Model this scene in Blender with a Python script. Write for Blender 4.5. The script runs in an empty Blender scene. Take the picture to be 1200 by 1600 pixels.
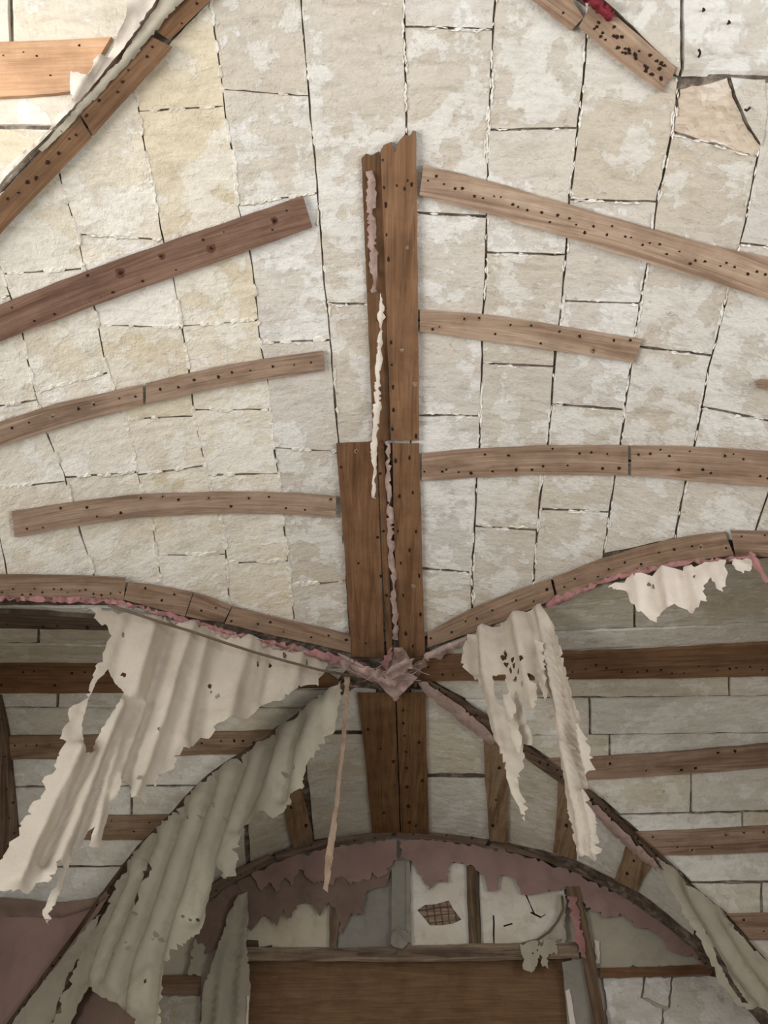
import bpy, math, random
import numpy as np
from mathutils import Vector, noise
from mathutils.geometry import delaunay_2d_cdt

scene = bpy.context.scene
col = scene.collection

# ------------------------------------------------------------------ camera, light, exposure
PITCH, FPX, H = math.radians(52.0), 1200.0, 3.0
CP, SP = math.cos(PITCH), math.sin(PITCH)
cam_data = bpy.data.cameras.new('camera')
cam_data.sensor_fit = 'HORIZONTAL'
cam_data.sensor_width = 36.0
cam_data.lens = 36.0 * FPX / 1200.0
cam = bpy.data.objects.new('camera', cam_data)
cam.rotation_euler = (math.radians(90) + PITCH, 0, 0)
col.objects.link(cam)
scene.camera = cam

world = bpy.data.worlds.new('daylight')
scene.world = world
world.use_nodes = True
world.node_tree.nodes['Background'].inputs[0].default_value = (0.95, 0.975, 1.0, 1)
world.node_tree.nodes['Background'].inputs[1].default_value = 0.45


def area(name, loc, target, sx, sy, power, colr):
    l = bpy.data.lights.new(name, 'AREA')
    l.shape = 'RECTANGLE'
    l.size, l.size_y = sx, sy
    l.energy = power
    l.color = colr
    o = bpy.data.objects.new(name, l)
    o.location = loc
    o.rotation_euler = (Vector(target) - Vector(loc)).to_track_quat('-Z', 'Y').to_euler()
    col.objects.link(o)
    return o


# tall side windows of the bay overhead and the open doorway behind the camera
area('window_light_left', (-2.35, -0.25, 0.3), (0.5, 0.9, 2.4), 1.2, 2.2, 84, (1.0, 0.99, 0.985))
area('window_light_right', (2.55, -0.25, 0.3), (-0.5, 0.9, 2.4), 1.2, 2.2, 46, (0.95, 0.975, 1.0))
area('doorway_light', (0.1, -2.0, -0.2), (0.1, 0.8, 2.8), 2.4, 2.0, 22, (0.97, 0.985, 1.0))

vs = scene.view_settings
vs.view_transform = 'Standard'
vs.look = 'None'
vs.gamma = 1.0
vs.use_curve_mapping = False
vs.exposure = 0.44

# ------------------------------------------------------------------ geometry of the place
# groin vault of two bays; all measures in units of the ridge height H above the eye


def ray(px, py):
    u, v = (px - 600.0) / FPX, (800.0 - py) / FPX
    return np.array([u, CP - v * SP, SP + v * CP])


def yat(py):
    d = ray(620, py)
    return d[1] / d[2]


YB, YW = yat(1047), yat(1304)          # first boss, far wall
ARCH = [(620, 1302), (800, 1335), (930, 1395), (1010, 1440), (1110, 1520), (450, 1340), (340, 1395)]


def fit_barrel():
    pts = []
    for q in ARCH:
        d = ray(*q)
        pts.append(d * (YW / d[1]))
    p = np.array(pts)
    x, z = p[:, 0], p[:, 2]
    x0 = 0.035
    # circle with its crown at z = 1
    best = None
    for r in np.linspace(0.55, 1.1, 400):
        e = np.abs(np.hypot(x - x0, z - (1 - r)) - r).sum()
        if best is None or e < best[0]:
            best = (e, r)
    return x0, best[1]


X0, RB = fit_barrel()
ZC = 1.0 - RB
WD = RB * 0.992                        # half width between the side walls


def zb(x):
    a = np.clip(np.abs(np.asarray(x, float) - X0), 0, RB * 0.9995)
    return ZC + np.sqrt(RB * RB - a * a)


def hit_main(px, py, off=0.0):
    d = ray(px, py)
    r = RB - off / H
    a = d[0] ** 2 + d[2] ** 2
    b = -2 * (d[0] * X0 + d[2] * ZC)
    c = X0 ** 2 + ZC ** 2 - r * r
    k = (-b + math.sqrt(max(b * b - 4 * a * c, 0))) / 2 / a
    return d * k * H


G_NL = [(548, 1028), (480, 1016), (400, 1001), (300, 974), (250, 960), (200, 946), (150, 938), (100, 935), (0, 934)]
G_NR = [(668, 1018), (730, 992), (800, 967), (870, 937), (950, 907), (1040, 887), (1148, 871), (1200, 866)]
G_FL = [(540, 1068), (500, 1090), (425, 1150), (375, 1182), (325, 1215), (295, 1245), (270, 1275), (215, 1330), (172, 1385), (130, 1445), (75, 1520), (20, 1595)]
G_FR = [(675, 1067), (725, 1095), (790, 1135), (812, 1160), (880, 1205), (925, 1235), (980, 1290), (1040, 1340), (1080, 1385), (1135, 1430), (1175, 1475), (1200, 1502)]
G_TL = [(280, 0), (250, 30), (200, 85), (130, 160), (60, 235), (0, 300)]
G_TR = [(930, 0), (1000, 62), (1055, 115), (1120, 119), (1200, 128)]


def groin(px, y_boss, y_end):
    p = [hit_main(*q) / H for q in px]
    ys = [y_boss] + [q[1] for q in p] + [y_end]
    gs = [0.0] + [abs(q[0] - X0) for q in p] + [RB * 0.99]
    o = np.argsort(ys)
    ys, gs = np.array(ys)[o], np.array(gs)[o]
    return ys, gs


tl = hit_main(*G_TL[0]) / H
tr = hit_main(*G_TR[0]) / H
YB2 = YB - 1.24                        # boss of the bay overhead
YM = YB - 0.60                         # springer line between the bays


def table(near, far, yb, y0, y1, flip=None):
    a = groin(near, yb, y0) if near else (np.array([y0, yb]), np.array([RB * 0.99, 0.0]))
    b = groin(far, yb, y1)
    ys = np.concatenate([a[0], b[0][1:]])
    gs = np.concatenate([a[1], b[1][1:]])
    yy = np.linspace(ys[0], ys[-1], 1200)
    gg = np.interp(yy, ys, gs)
    dy = yy[1] - yy[0]
    n = max(1, int(0.018 / dy))
    ker = np.hanning(2 * n + 3)
    ker /= ker.sum()
    m = len(ker) // 2
    sm = np.convolve(np.pad(gg, m, mode='edge'), ker, 'valid')
    return yy, sm


TAB = {}
for s, (n1, f1, t1) in {-1: (G_NL, G_FL, G_TL), 1: (G_NR, G_FR, G_TR)}.items():
    ya, ga = table(n1, f1, YB, YM, YW + 0.03)
    yc, gc = table(None, t1, YB2, YB2 - 0.64, YM)
    TAB[s] = (np.concatenate([yc, ya[1:]]), np.concatenate([gc, ga[1:]]))


def gx(y, s):
    return np.interp(y, *TAB[s])


def zs(y, s):
    return zb(X0 + gx(y, s))


def hit_side(px, py, off=0.0, bay=1):
    """far or near half of the side vault seen through a pixel"""
    d = ray(px, py)
    s = -1 if px < 620 else 1
    if bay == 1:
        ks = np.linspace((YM + 0.02) / d[1], (YW + 0.02) / d[1], 700)
    else:
        if abs(d[1]) < 1e-3:
            d[1] = 1e-3
        ks = np.linspace(0.5, 1.6, 900)
    f = ks * d[2] - zs(ks * d[1], s)
    if bay == 2:
        idx = [i for i in range(len(ks) - 1) if f[i] <= 0 < f[i + 1]]
    else:
        idx = [i for i in range(len(ks) - 1) if f[i] <= 0 < f[i + 1]]
    i = idx[-1] if (idx and bay == 1) else (idx[0] if idx else len(ks) - 2)
    t = 0.5 if f[i + 1] == f[i] else max(0, min(1, -f[i] / (f[i + 1] - f[i])))
    k = ks[i] + t * (ks[i + 1] - ks[i])
    y = k * d[1]
    e = 0.012
    dz = (zs(y + e, s) - zs(y - e, s)) / (2 * e)
    n = np.array([0.0, dz, -1.0])
    n /= np.linalg.norm(n)
    return d * k * H + n * off


def hit_side2(px, py, off=0.0):
    return hit_side(px, py, off, 2)


def hit_wall(px, py, off=0.0):
    d = ray(px, py)
    return d * ((YW * H - off) / d[1])


def plane_surf(A, B, shift=0.0):
    """vertical plane through two points; off is measured towards the eye"""
    A, B = np.array(A), np.array(B)
    n = np.cross(B - A, np.array([0, 0, 1.0]))
    n /= np.linalg.norm(n)
    if np.dot(n, -A) < 0:
        n = -n
    A = A + n * shift

    def f(px, py, off=0.0):
        d = ray(px, py)
        k = np.dot(A, n) / np.dot(d, n)
        return d * k + n * off
    return f


# ------------------------------------------------------------------ materials


def lin(r, g, b):
    f = lambda c: (c / 255 / 12.92) if c <= 10 else ((c / 255 + 0.055) / 1.055) ** 2.4
    return (f(r), f(g), f(b), 1.0)


class NT:
    def __init__(self, name):
        self.m = bpy.data.materials.new(name)
        self.m.use_nodes = True
        self.t = self.m.node_tree
        self.b = self.t.nodes['Principled BSDF']
        self.b.inputs['Specular IOR Level'].default_value = 0.15

    def n(self, kind, **kw):
        nd = self.t.nodes.new(kind)
        for k, v in kw.items():
            if hasattr(nd, k):
                setattr(nd, k, v)
            else:
                nd.inputs[k.replace('_', ' ')].default_value = v
        return nd

    def link(self, a, b):
        self.t.links.new(a, b)

    def noise(self, vec, scale, detail=5, rough=0.6, dist=0.0):
        nd = self.n('ShaderNodeTexNoise', Scale=scale, Detail=detail, Roughness=rough, Distortion=dist)
        self.link(vec, nd.inputs['Vector'])
        return nd.outputs['Fac']

    def ramp(self, fac, stops, interp='LINEAR'):
        nd = self.n('ShaderNodeValToRGB')
        nd.color_ramp.interpolation = interp
        el = nd.color_ramp.elements
        while len(el) < len(stops):
            el.new(0.5)
        for e, (p, c) in zip(el, stops):
            e.position = p
            e.color = c if len(c) == 4 else (*c, 1)
        self.link(fac, nd.inputs[0])
        return nd.outputs[0]

    def mix(self, a, b, fac, blend='MIX'):
        nd = self.n('ShaderNodeMix', data_type='RGBA', blend_type=blend)
        for s, v in ((0, fac), (6, a), (7, b)):
            if isinstance(v, (int, float, tuple)):
                nd.inputs[s].default_value = v
            else:
                self.link(v, nd.inputs[s])
        return nd.outputs[2]

    def math(self, op, a, b=0.0):
        nd = self.n('ShaderNodeMath', operation=op)
        for s, v in ((0, a), (1, b)):
            if isinstance(v, (int, float)):
                nd.inputs[s].default_value = v
            else:
                self.link(v, nd.inputs[s])
        return nd.outputs[0]

    def bump(self, h, strength, dist):
        nd = self.n('ShaderNodeBump', Strength=strength, Distance=dist)
        self.link(h, nd.inputs['Height'])
        self.link(nd.outputs[0], self.b.inputs['Normal'])

    def finish(self, colr, rough=0.85):
        self.link(colr, self.b.inputs['Base Color'])
        self.b.inputs['Roughness'].default_value = rough
        return self.m


W1 = (1, 1, 1, 1)
K1 = (0, 0, 0, 1)


def mat_stone(name, base, alt, paint, paint_amt, stain, dirt=0.35):
    """limestone block under flaking limewash"""
    t = NT(name)
    tc = t.n('ShaderNodeTexCoord').outputs['Object']
    info = t.n('ShaderNodeObjectInfo')
    big = t.noise(tc, 1.1, 3, 0.5, 0.1)
    c = t.mix(base, alt, t.ramp(big, [(0.36, K1), (0.64, W1)]))
    c = t.mix(c, stain, t.math('MULTIPLY', t.ramp(t.noise(tc, 2.6, 6, 0.62, 0.2), [(0.5, K1), (0.74, W1)]), 0.55))
    fl = t.noise(tc, 7.0, 10, 0.64, 0.1)
    gate = t.math('MULTIPLY', t.math('SUBTRACT', t.noise(tc, 1.7, 3, 0.5), 0.5), 0.5)
    fl2 = t.math('ADD', fl, gate)
    lo = 0.62 - paint_amt
    flake = t.ramp(fl2, [(lo, K1), (lo + 0.035, W1)])
    c = t.mix(c, paint, t.math('MULTIPLY', flake, 0.6))
    mp = t.n('ShaderNodeMapping')
    mp.inputs['Rotation'].default_value = (0.3, 0.2, 0.7)
    mp.inputs['Scale'].default_value = (3.0, 11.0, 9.0)
    t.link(tc, mp.inputs[0])
    brush = t.noise(mp.outputs[0], 2.2, 8, 0.7, 0.3)
    c = t.mix(c, t.ramp(brush, [(0.34, (0.74, 0.71, 0.66)), (0.5, W1), (0.66, (1.12, 1.12, 1.12))]), 0.6, 'MULTIPLY')
    grain = t.noise(tc, 60, 4, 0.7)
    c = t.mix(c, t.ramp(grain, [(0.3, (0.72, 0.7, 0.67)), (0.7, (1.1, 1.1, 1.1))]), 0.3, 'MULTIPLY')
    pit = t.ramp(t.noise(tc, 26, 5, 0.6, 0.2), [(0.3, (0.5, 0.44, 0.38)), (0.37, W1)])
    c = t.mix(c, pit, dirt, 'MULTIPLY')
    hv = t.n('ShaderNodeHueSaturation')
    t.link(c, hv.inputs['Color'])
    t.link(t.math('ADD', t.math('MULTIPLY', info.outputs['Random'], 0.12), 0.94), hv.inputs['Value'])
    t.link(t.math('ADD', t.math('MULTIPLY', info.outputs['Random'], -0.5), 1.2), hv.inputs['Saturation'])
    h = t.math('ADD', t.math('MULTIPLY', flake, 0.1), t.math('MULTIPLY', t.noise(tc, 34, 7, 0.66, 0.1), 0.6))
    h = t.math('ADD', h, t.math('MULTIPLY', brush, 0.55))
    chip = t.ramp(t.noise(tc, 24, 4, 0.6, 0.3), [(0.56, K1), (0.6, W1)])
    h = t.math('ADD', h, t.math('MULTIPLY', chip, 0.1))
    t.bump(h, 0.9, 0.012)
    return t.finish(hv.outputs[0], 0.92)


M_STONE_L = mat_stone('limewashed_stone_warm', lin(221, 213, 196), lin(220, 208, 184), lin(234, 230, 220), 0.13, lin(210, 194, 164), 0.2)
M_STONE_R = mat_stone('limewashed_stone_grey', lin(203, 196, 185), lin(207, 198, 183), lin(230, 228, 222), 0.12, lin(194, 180, 160), 0.45)
M_STONE_S = mat_stone('limewashed_stone_side', lin(206, 201, 188), lin(208, 201, 184), lin(226, 223, 214), 0.10, lin(198, 185, 165), 0.4)
M_STONE_ORANGE = mat_stone('bare_broken_stone', lin(208, 188, 164), lin(200, 180, 156), lin(222, 210, 194), 0.10, lin(192, 164, 136), 0.8)


def mat_mortar():
    t = NT('crumbling_mortar')
    tc = t.n('ShaderNodeTexCoord').outputs['Object']
    c = t.ramp(t.noise(tc, 14, 6, 0.7), [(0.3, lin(66, 56, 48)), (0.5, lin(110, 98, 86)), (0.7, lin(170, 160, 146))])
    t.bump(t.noise(tc, 30, 7, 0.75), 1.0, 0.012)
    return t.finish(c, 0.95)


def mat_crumb():
    t = NT('white_lime_mortar')
    tc = t.n('ShaderNodeTexCoord').outputs['Object']
    c = t.ramp(t.noise(tc, 22, 5, 0.7), [(0.3, lin(206, 198, 186)), (0.6, lin(236, 232, 224))])
    t.bump(t.noise(tc, 50, 5, 0.7), 0.8, 0.006)
    return t.finish(c, 0.95)


def mat_wood(name, dark, mid, light, knots=0.0, rough=0.75):
    """sawn board; grain runs along u; object colour tints the board"""
    t = NT(name)
    uv = t.n('ShaderNodeUVMap', uv_map='UVMap').outputs[0]
    info = t.n('ShaderNodeObjectInfo')
    off = t.n('ShaderNodeCombineXYZ')
    t.link(t.math('MULTIPLY', info.outputs['Random'], 37.0), off.inputs[0])
    t.link(t.math('MULTIPLY', info.outputs['Random'], 11.0), off.inputs[1])
    add = t.n('ShaderNodeVectorMath', operation='ADD')
    t.link(uv, add.inputs[0])
    t.link(off.outputs[0], add.inputs[1])
    mp = t.n('ShaderNodeMapping')
    mp.inputs['Scale'].default_value = (1.6, 26, 1)
    t.link(add.outputs[0], mp.inputs[0])
    mp2 = t.n('ShaderNodeMapping')
    mp2.inputs['Scale'].default_value = (5, 160, 1)
    t.link(add.outputs[0], mp2.inputs[0])
    g1 = t.noise(mp.outputs[0], 1.0, 6, 0.6, 1.2)
    g2 = t.noise(mp2.outputs[0], 1.0, 3, 0.6, 0.4)
    c = t.ramp(g1, [(0.28, dark), (0.5, mid), (0.74, light)])
    c = t.mix(c, t.ramp(g2, [(0.3, (0.55, 0.5, 0.46)), (0.65, (1.08, 1.08, 1.08))]), 0.45, 'MULTIPLY')
    if knots:
        v = t.n('ShaderNodeTexVoronoi', Scale=3.4, feature='F1')
        mk = t.n('ShaderNodeMapping')
        mk.inputs['Scale'].default_value = (1.0, 1.7, 1)
        t.link(add.outputs[0], mk.inputs[0])
        t.link(mk.outputs[0], v.inputs['Vector'])
        d = v.outputs['Distance']
        ring = t.math('SINE', t.math('MULTIPLY', d, 140.0))
        near = t.ramp(d, [(0.05, W1), (0.2, K1)])
        c = t.mix(c, dark, t.math('MULTIPLY', t.math('MULTIPLY', near, t.ramp(ring, [(0.0, K1), (0.8, W1)])), knots * 0.6))
        c = t.mix(c, (dark[0] * 0.35, dark[1] * 0.33, dark[2] * 0.33, 1), t.ramp(d, [(0.03, (knots,) * 3), (0.075, K1)]))
    tc = t.n('ShaderNodeTexCoord').outputs['Object']
    dirt = t.ramp(t.noise(tc, 7, 5, 0.65), [(0.36, (0.6, 0.57, 0.55)), (0.56, W1)])
    c = t.mix(c, dirt, 0.5, 'MULTIPLY')
    c = t.mix(c, info.outputs['Color'], 1.0, 'MULTIPLY')
    t.bump(t.math('ADD', g2, t.math('MULTIPLY', g1, 0.8)), 0.5, 0.004)
    return t.finish(c, rough)


M_WOOD_GREY = mat_wood('weathered_batten_wood', lin(126, 104, 88), lin(170, 148, 128), lin(192, 174, 156))
M_WOOD_RED = mat_wood('red_brown_board_wood', lin(98, 72, 52), lin(132, 102, 76), lin(150, 119, 91), 0.0)
M_WOOD_KNOT = mat_wood('knotty_board_wood', lin(92, 68, 56), lin(132, 104, 88), lin(150, 122, 104), 0.85)
M_WOOD_PALE = mat_wood('fresh_pine_board_wood', lin(186, 148, 116), lin(208, 170, 136), lin(220, 188, 156))
M_PLY = mat_wood('stained_plywood', lin(104, 80, 58), lin(124, 96, 70), lin(138, 109, 82))
M_WOOD_OLD = mat_wood('dusty_old_wood', lin(70, 58, 49), lin(112, 97, 83), lin(146, 132, 116))


def mat_nail(name, c):
    t = NT(name)
    tc = t.n('ShaderNodeTexCoord').outputs['Object']
    return t.finish(t.ramp(t.noise(tc, 60, 3), [(0.3, c), (0.7, (c[0] * 2.2, c[1] * 1.9, c[2] * 1.7, 1))]), 0.9)


M_NAIL = mat_nail('rusty_nail_hole', lin(38, 26, 20))
M_KNOT = mat_nail('brown_wood_knot', lin(74, 52, 42))
M_HALO = mat_nail('pale_splintered_wood', lin(112, 98, 84))


def mat_cloth(name, a, b, stain, bump=0.35, stain_amt=0.45, scale=3.0):
    t = NT(name)
    tc = t.n('ShaderNodeTexCoord').outputs['Object']
    c = t.mix(a, b, t.ramp(t.noise(tc, scale, 5, 0.6, 0.5), [(0.35, K1), (0.65, W1)]))
    c = t.mix(c, stain, t.math('MULTIPLY', t.ramp(t.noise(tc, scale * 2.3, 6, 0.65, 0.6), [(0.52, K1), (0.7, W1)]), stain_amt))
    w = t.noise(tc, 170, 2, 0.5)
    c = t.mix(c, t.ramp(w, [(0.3, (0.8, 0.8, 0.8)), (0.7, (1.06, 1.06, 1.06))]), 0.3, 'MULTIPLY')
    t.bump(t.math('ADD', t.math('MULTIPLY', w, 0.15), t.noise(tc, 14, 5, 0.6)), bump, 0.008)
    return t.finish(c, 0.95)


M_CLOTH = mat_cloth('dusty_canvas', lin(196, 186, 171), lin(186, 175, 160), lin(164, 151, 135))
M_CLOTH_GREY = mat_cloth('grey_dusty_canvas', lin(178, 171, 153), lin(166, 158, 141), lin(138, 129, 113))
M_CLOTH_WHITE = mat_cloth('pale_canvas', lin(226, 216, 204), lin(214, 202, 188), lin(186, 172, 154))
M_BROWN_RAG = mat_cloth('brown_rag', lin(160, 140, 120), lin(140, 118, 98), lin(110, 90, 74), 0.5, 0.6, 8)
M_PINK = mat_cloth('faded_pink_fabric', lin(156, 130, 120), lin(140, 115, 107), lin(122, 102, 93), 0.4, 0.5, 2.2)
M_PINK_BRIGHT = mat_cloth('rose_pink_fabric', lin(176, 126, 124), lin(150, 112, 108), lin(140, 116, 106), 0.6, 0.7, 10)
M_MAROON = mat_cloth('brown_pink_fabric', lin(136, 115, 103), lin(120, 101, 90), lin(104, 88, 77), 0.4, 0.5, 3)
M_DUST = mat_cloth('grey_pink_dusty_fabric', lin(176, 150, 140), lin(156, 134, 124), lin(120, 100, 90), 0.8, 0.6, 9)
M_PANEL = mat_cloth('cracked_white_plaster', lin(222, 216, 204), lin(204, 194, 176), lin(186, 172, 148), 0.4, 0.6, 4)
M_PANEL_BEIGE = mat_cloth('beige_plaster', lin(206, 196, 174), lin(196, 184, 160), lin(170, 156, 132), 0.4, 0.5, 4)
M_GREYBOARD = mat_cloth('grey_green_cloth', lin(150, 146, 134), lin(136, 130, 120), lin(118, 110, 100), 0.3, 0.4, 4)
M_MORTAR = mat_mortar()
M_CRUMB = mat_crumb()
M_LIME = mat_stone('cream_lime_mortar', lin(224, 217, 203), lin(222, 213, 195), lin(232, 228, 218), 0.2, lin(214, 202, 180), 0.3)


def mat_plain(name, a, b, sc=2.0):
    t = NT(name)
    tc = t.n('ShaderNodeTexCoord').outputs['Object']
    c = t.mix(a, b, t.ramp(t.noise(tc, sc, 5, 0.6), [(0.35, K1), (0.65, W1)]))
    t.bump(t.noise(tc, 20, 4), 0.3, 0.01)
    return t.finish(c, 0.9)


M_WALL = mat_plain('plastered_wall', lin(205, 195, 178), lin(190, 178, 158))
M_FLOOR = mat_plain('stone_floor', lin(150, 140, 126), lin(126, 116, 102))

# ------------------------------------------------------------------ mesh helpers


def tag(o, label=None, cat=None, group=None, kind=None):
    for k, v in (('label', label), ('category', cat), ('group', group), ('kind', kind)):
        if v:
            o[k] = v
    return o


def link(name, verts, faces, mat, parent=None, uv=None, smooth=False, color=None):
    me = bpy.data.meshes.new(name)
    me.from_pydata([tuple(map(float, v)) for v in verts], [], faces)
    if uv is not None:
        lay = me.uv_layers.new(name='UVMap')
        for lp in me.loops:
            lay.data[lp.index].uv = uv[lp.vertex_index]
    if smooth:
        me.polygons.foreach_set('use_smooth', [True] * len(me.polygons))
    me.materials.append(mat)
    me.update()
    o = bpy.data.objects.new(name, me)
    col.objects.link(o)
    if parent:
        o.parent = parent
    if color:
        o.color = (*color, 1)
    return o


def empty(name, loc):
    o = bpy.data.objects.new(name, None)
    o.location = tuple(map(float, loc))
    col.objects.link(o)
    return o


def inside(p, poly):
    x, y = p
    r = False
    j = len(poly) - 1
    for i in range(len(poly)):
        xi, yi = poly[i]
        xj, yj = poly[j]
        if (yi > y) != (yj > y) and x < (xj - xi) * (y - yi) / (yj - yi) + xi:
            r = not r
        j = i
    return r


def dens(poly, step, jit=0.0, rng=None, closed=True):
    out = []
    n = len(poly)
    for i in range(n if closed else n - 1):
        a, b = poly[i], poly[(i + 1) % n]
        L = math.hypot(b[0] - a[0], b[1] - a[1])
        m = max(1, int(round(L / step)))
        for k in range(m):
            t = k / m
            x, y = a[0] + (b[0] - a[0]) * t, a[1] + (b[1] - a[1]) * t
            if jit and rng:
                x += rng.uniform(-jit, jit)
                y += rng.uniform(-jit, jit)
            out.append((x, y))
    if not closed:
        out.append(poly[-1])
    return out


def region(poly, holes, step):
    """constrained triangulation of an outline with interior points"""
    pts, edges = [], []

    def loop(L):
        s = len(pts)
        pts.extend(L)
        edges.extend((s + i, s + (i + 1) % len(L)) for i in range(len(L)))
    loop(poly)
    for h in holes:
        loop(h)
    if step:
        xs = [p[0] for p in poly]
        ys = [p[1] for p in poly]
        bpts = np.array(pts)
        y, r = min(ys) + step * 0.5, 0
        while y < max(ys):
            x = min(xs) + step * (0.25 + 0.5 * (r % 2))
            while x < max(xs):
                if inside((x, y), poly) and not any(inside((x, y), h) for h in holes):
                    if np.min(np.abs(bpts[:, 0] - x) + np.abs(bpts[:, 1] - y)) > step * 0.45:
                        pts.append((x, y))
                x += step
            y += step * 0.87
            r += 1
    vs_, _, fs, _, _, _ = delaunay_2d_cdt([Vector(p) for p in pts], edges, [], 0, 1e-4)
    P = [(v.x, v.y) for v in vs_]
    F = []
    for f in fs:
        c = (sum(P[i][0] for i in f) / 3, sum(P[i][1] for i in f) / 3)
        if inside(c, poly) and not any(inside(c, h) for h in holes):
            F.append(tuple(f))
    used = sorted({i for f in F for i in f})
    mp = {i: k for k, i in enumerate(used)}
    return [P[i] for i in used], [tuple(mp[i] for i in f) for f in F]


def boundary(F):
    cnt = {}
    for f in F:
        for i in range(3):
            e = (f[i], f[(i + 1) % 3])
            cnt[e] = cnt.get(e, 0) + 1
    return [e for e in cnt if (e[1], e[0]) not in cnt]


def uvs(P3, ax=None):
    c = np.array(P3)
    m = c.mean(0)
    if ax is None:
        u_, s_, vt = np.linalg.svd(c - m)
        a, b = vt[0], vt[1]
    else:
        a = np.array(ax, float)
        a /= np.linalg.norm(a)
        u_, s_, vt = np.linalg.svd((c - m) - np.outer((c - m) @ a, a))
        b = vt[0]
    return [(float(q @ a), float(q @ b)) for q in (c - m)]


def slab(name, poly, surf, t, mat, parent=None, holes=(), step=30, base=0.0, color=None, taper=0.0, relief=0.0, smooth=False, axis=None):
    """plate of thickness t lying on a surface, outline given as seen in the photograph"""
    P, F = region(poly, list(holes), step)
    cx = sum(p[0] for p in P) / len(P)
    cy = sum(p[1] for p in P) / len(P)
    B = {i for e in boundary(F) for i in e}
    front, back = [], []
    for i, p in enumerate(P):
        q = p
        fq = 0.02 if relief < 0.01 else 0.07
        r = relief * noise.noise(Vector((p[0] * fq, p[1] * fq, 3.1))) if relief else 0.0
        if taper and i in B:
            L = math.hypot(cx - p[0], cy - p[1]) + 1e-6
            q = (p[0] + (cx - p[0]) / L * taper, p[1] + (cy - p[1]) / L * taper)
        front.append(surf(q[0], q[1], base + t + r))
        back.append(surf(p[0], p[1], base))
    n = len(P)
    ctr = np.mean(front, axis=0)
    f0 = F[len(F) // 2]
    nn = np.cross(front[f0[1]] - front[f0[0]], front[f0[2]] - front[f0[0]])
    flip = np.dot(nn, -ctr) < 0
    faces = []
    for f in F:
        faces.append(f[::-1] if flip else f)
    idx = {}
    bk = []
    for e in boundary(F):
        for i in e:
            if i not in idx:
                idx[i] = n + len(bk)
                bk.append(back[i])
        a, b = e
        faces.append((a, b, idx[b], idx[a]) if flip else (b, a, idx[a], idx[b]))
    verts = front + bk
    uv = uvs(verts, axis)
    o = link(name, verts, faces, mat, parent, uv, smooth, color)
    return o


def marks(name, pts, surf, off, rad, mat, parent, rng, stretch=None):
    """nail holes joined into one part: small low-domed discs"""
    V, F = [], []
    for (x, y) in pts:
        r = rad * rng.uniform(0.65, 1.25)
        sx, sy = (1, 1) if not stretch else stretch
        s = len(V)
        for k in range(7):
            a = k * math.tau / 7 + rng.random()
            rr = r * rng.uniform(0.75, 1.2)
            V.append(surf(x + math.cos(a) * rr * sx, y + math.sin(a) * rr * sy, off))
        V.append(surf(x, y, off + 0.0015))
        for k in range(7):
            F.append((s + k, s + (k + 1) % 7, s + 7))
            F.append((s + (k + 1) % 7, s + k, s + 7))
    # keep one orientation only
    F = F[::2]
    o = link(name, V, F, mat, parent)
    o['kind'] = 'stuff'
    return o


def poly_between(top, bot):
    return list(top) + list(reversed(bot))


def lerp_line(line, t):
    L = [0]
    for a, b in zip(line, line[1:]):
        L.append(L[-1] + math.hypot(b[0] - a[0], b[1] - a[1]))
    d = t * L[-1]
    for i in range(len(line) - 1):
        if d <= L[i + 1] or i == len(line) - 2:
            k = (d - L[i]) / max(L[i + 1] - L[i], 1e-6)
            return (line[i][0] + (line[i + 1][0] - line[i][0]) * k, line[i][1] + (line[i + 1][1] - line[i][1]) * k)


def line_len(line):
    return sum(math.hypot(b[0] - a[0], b[1] - a[1]) for a, b in zip(line, line[1:]))


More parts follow.
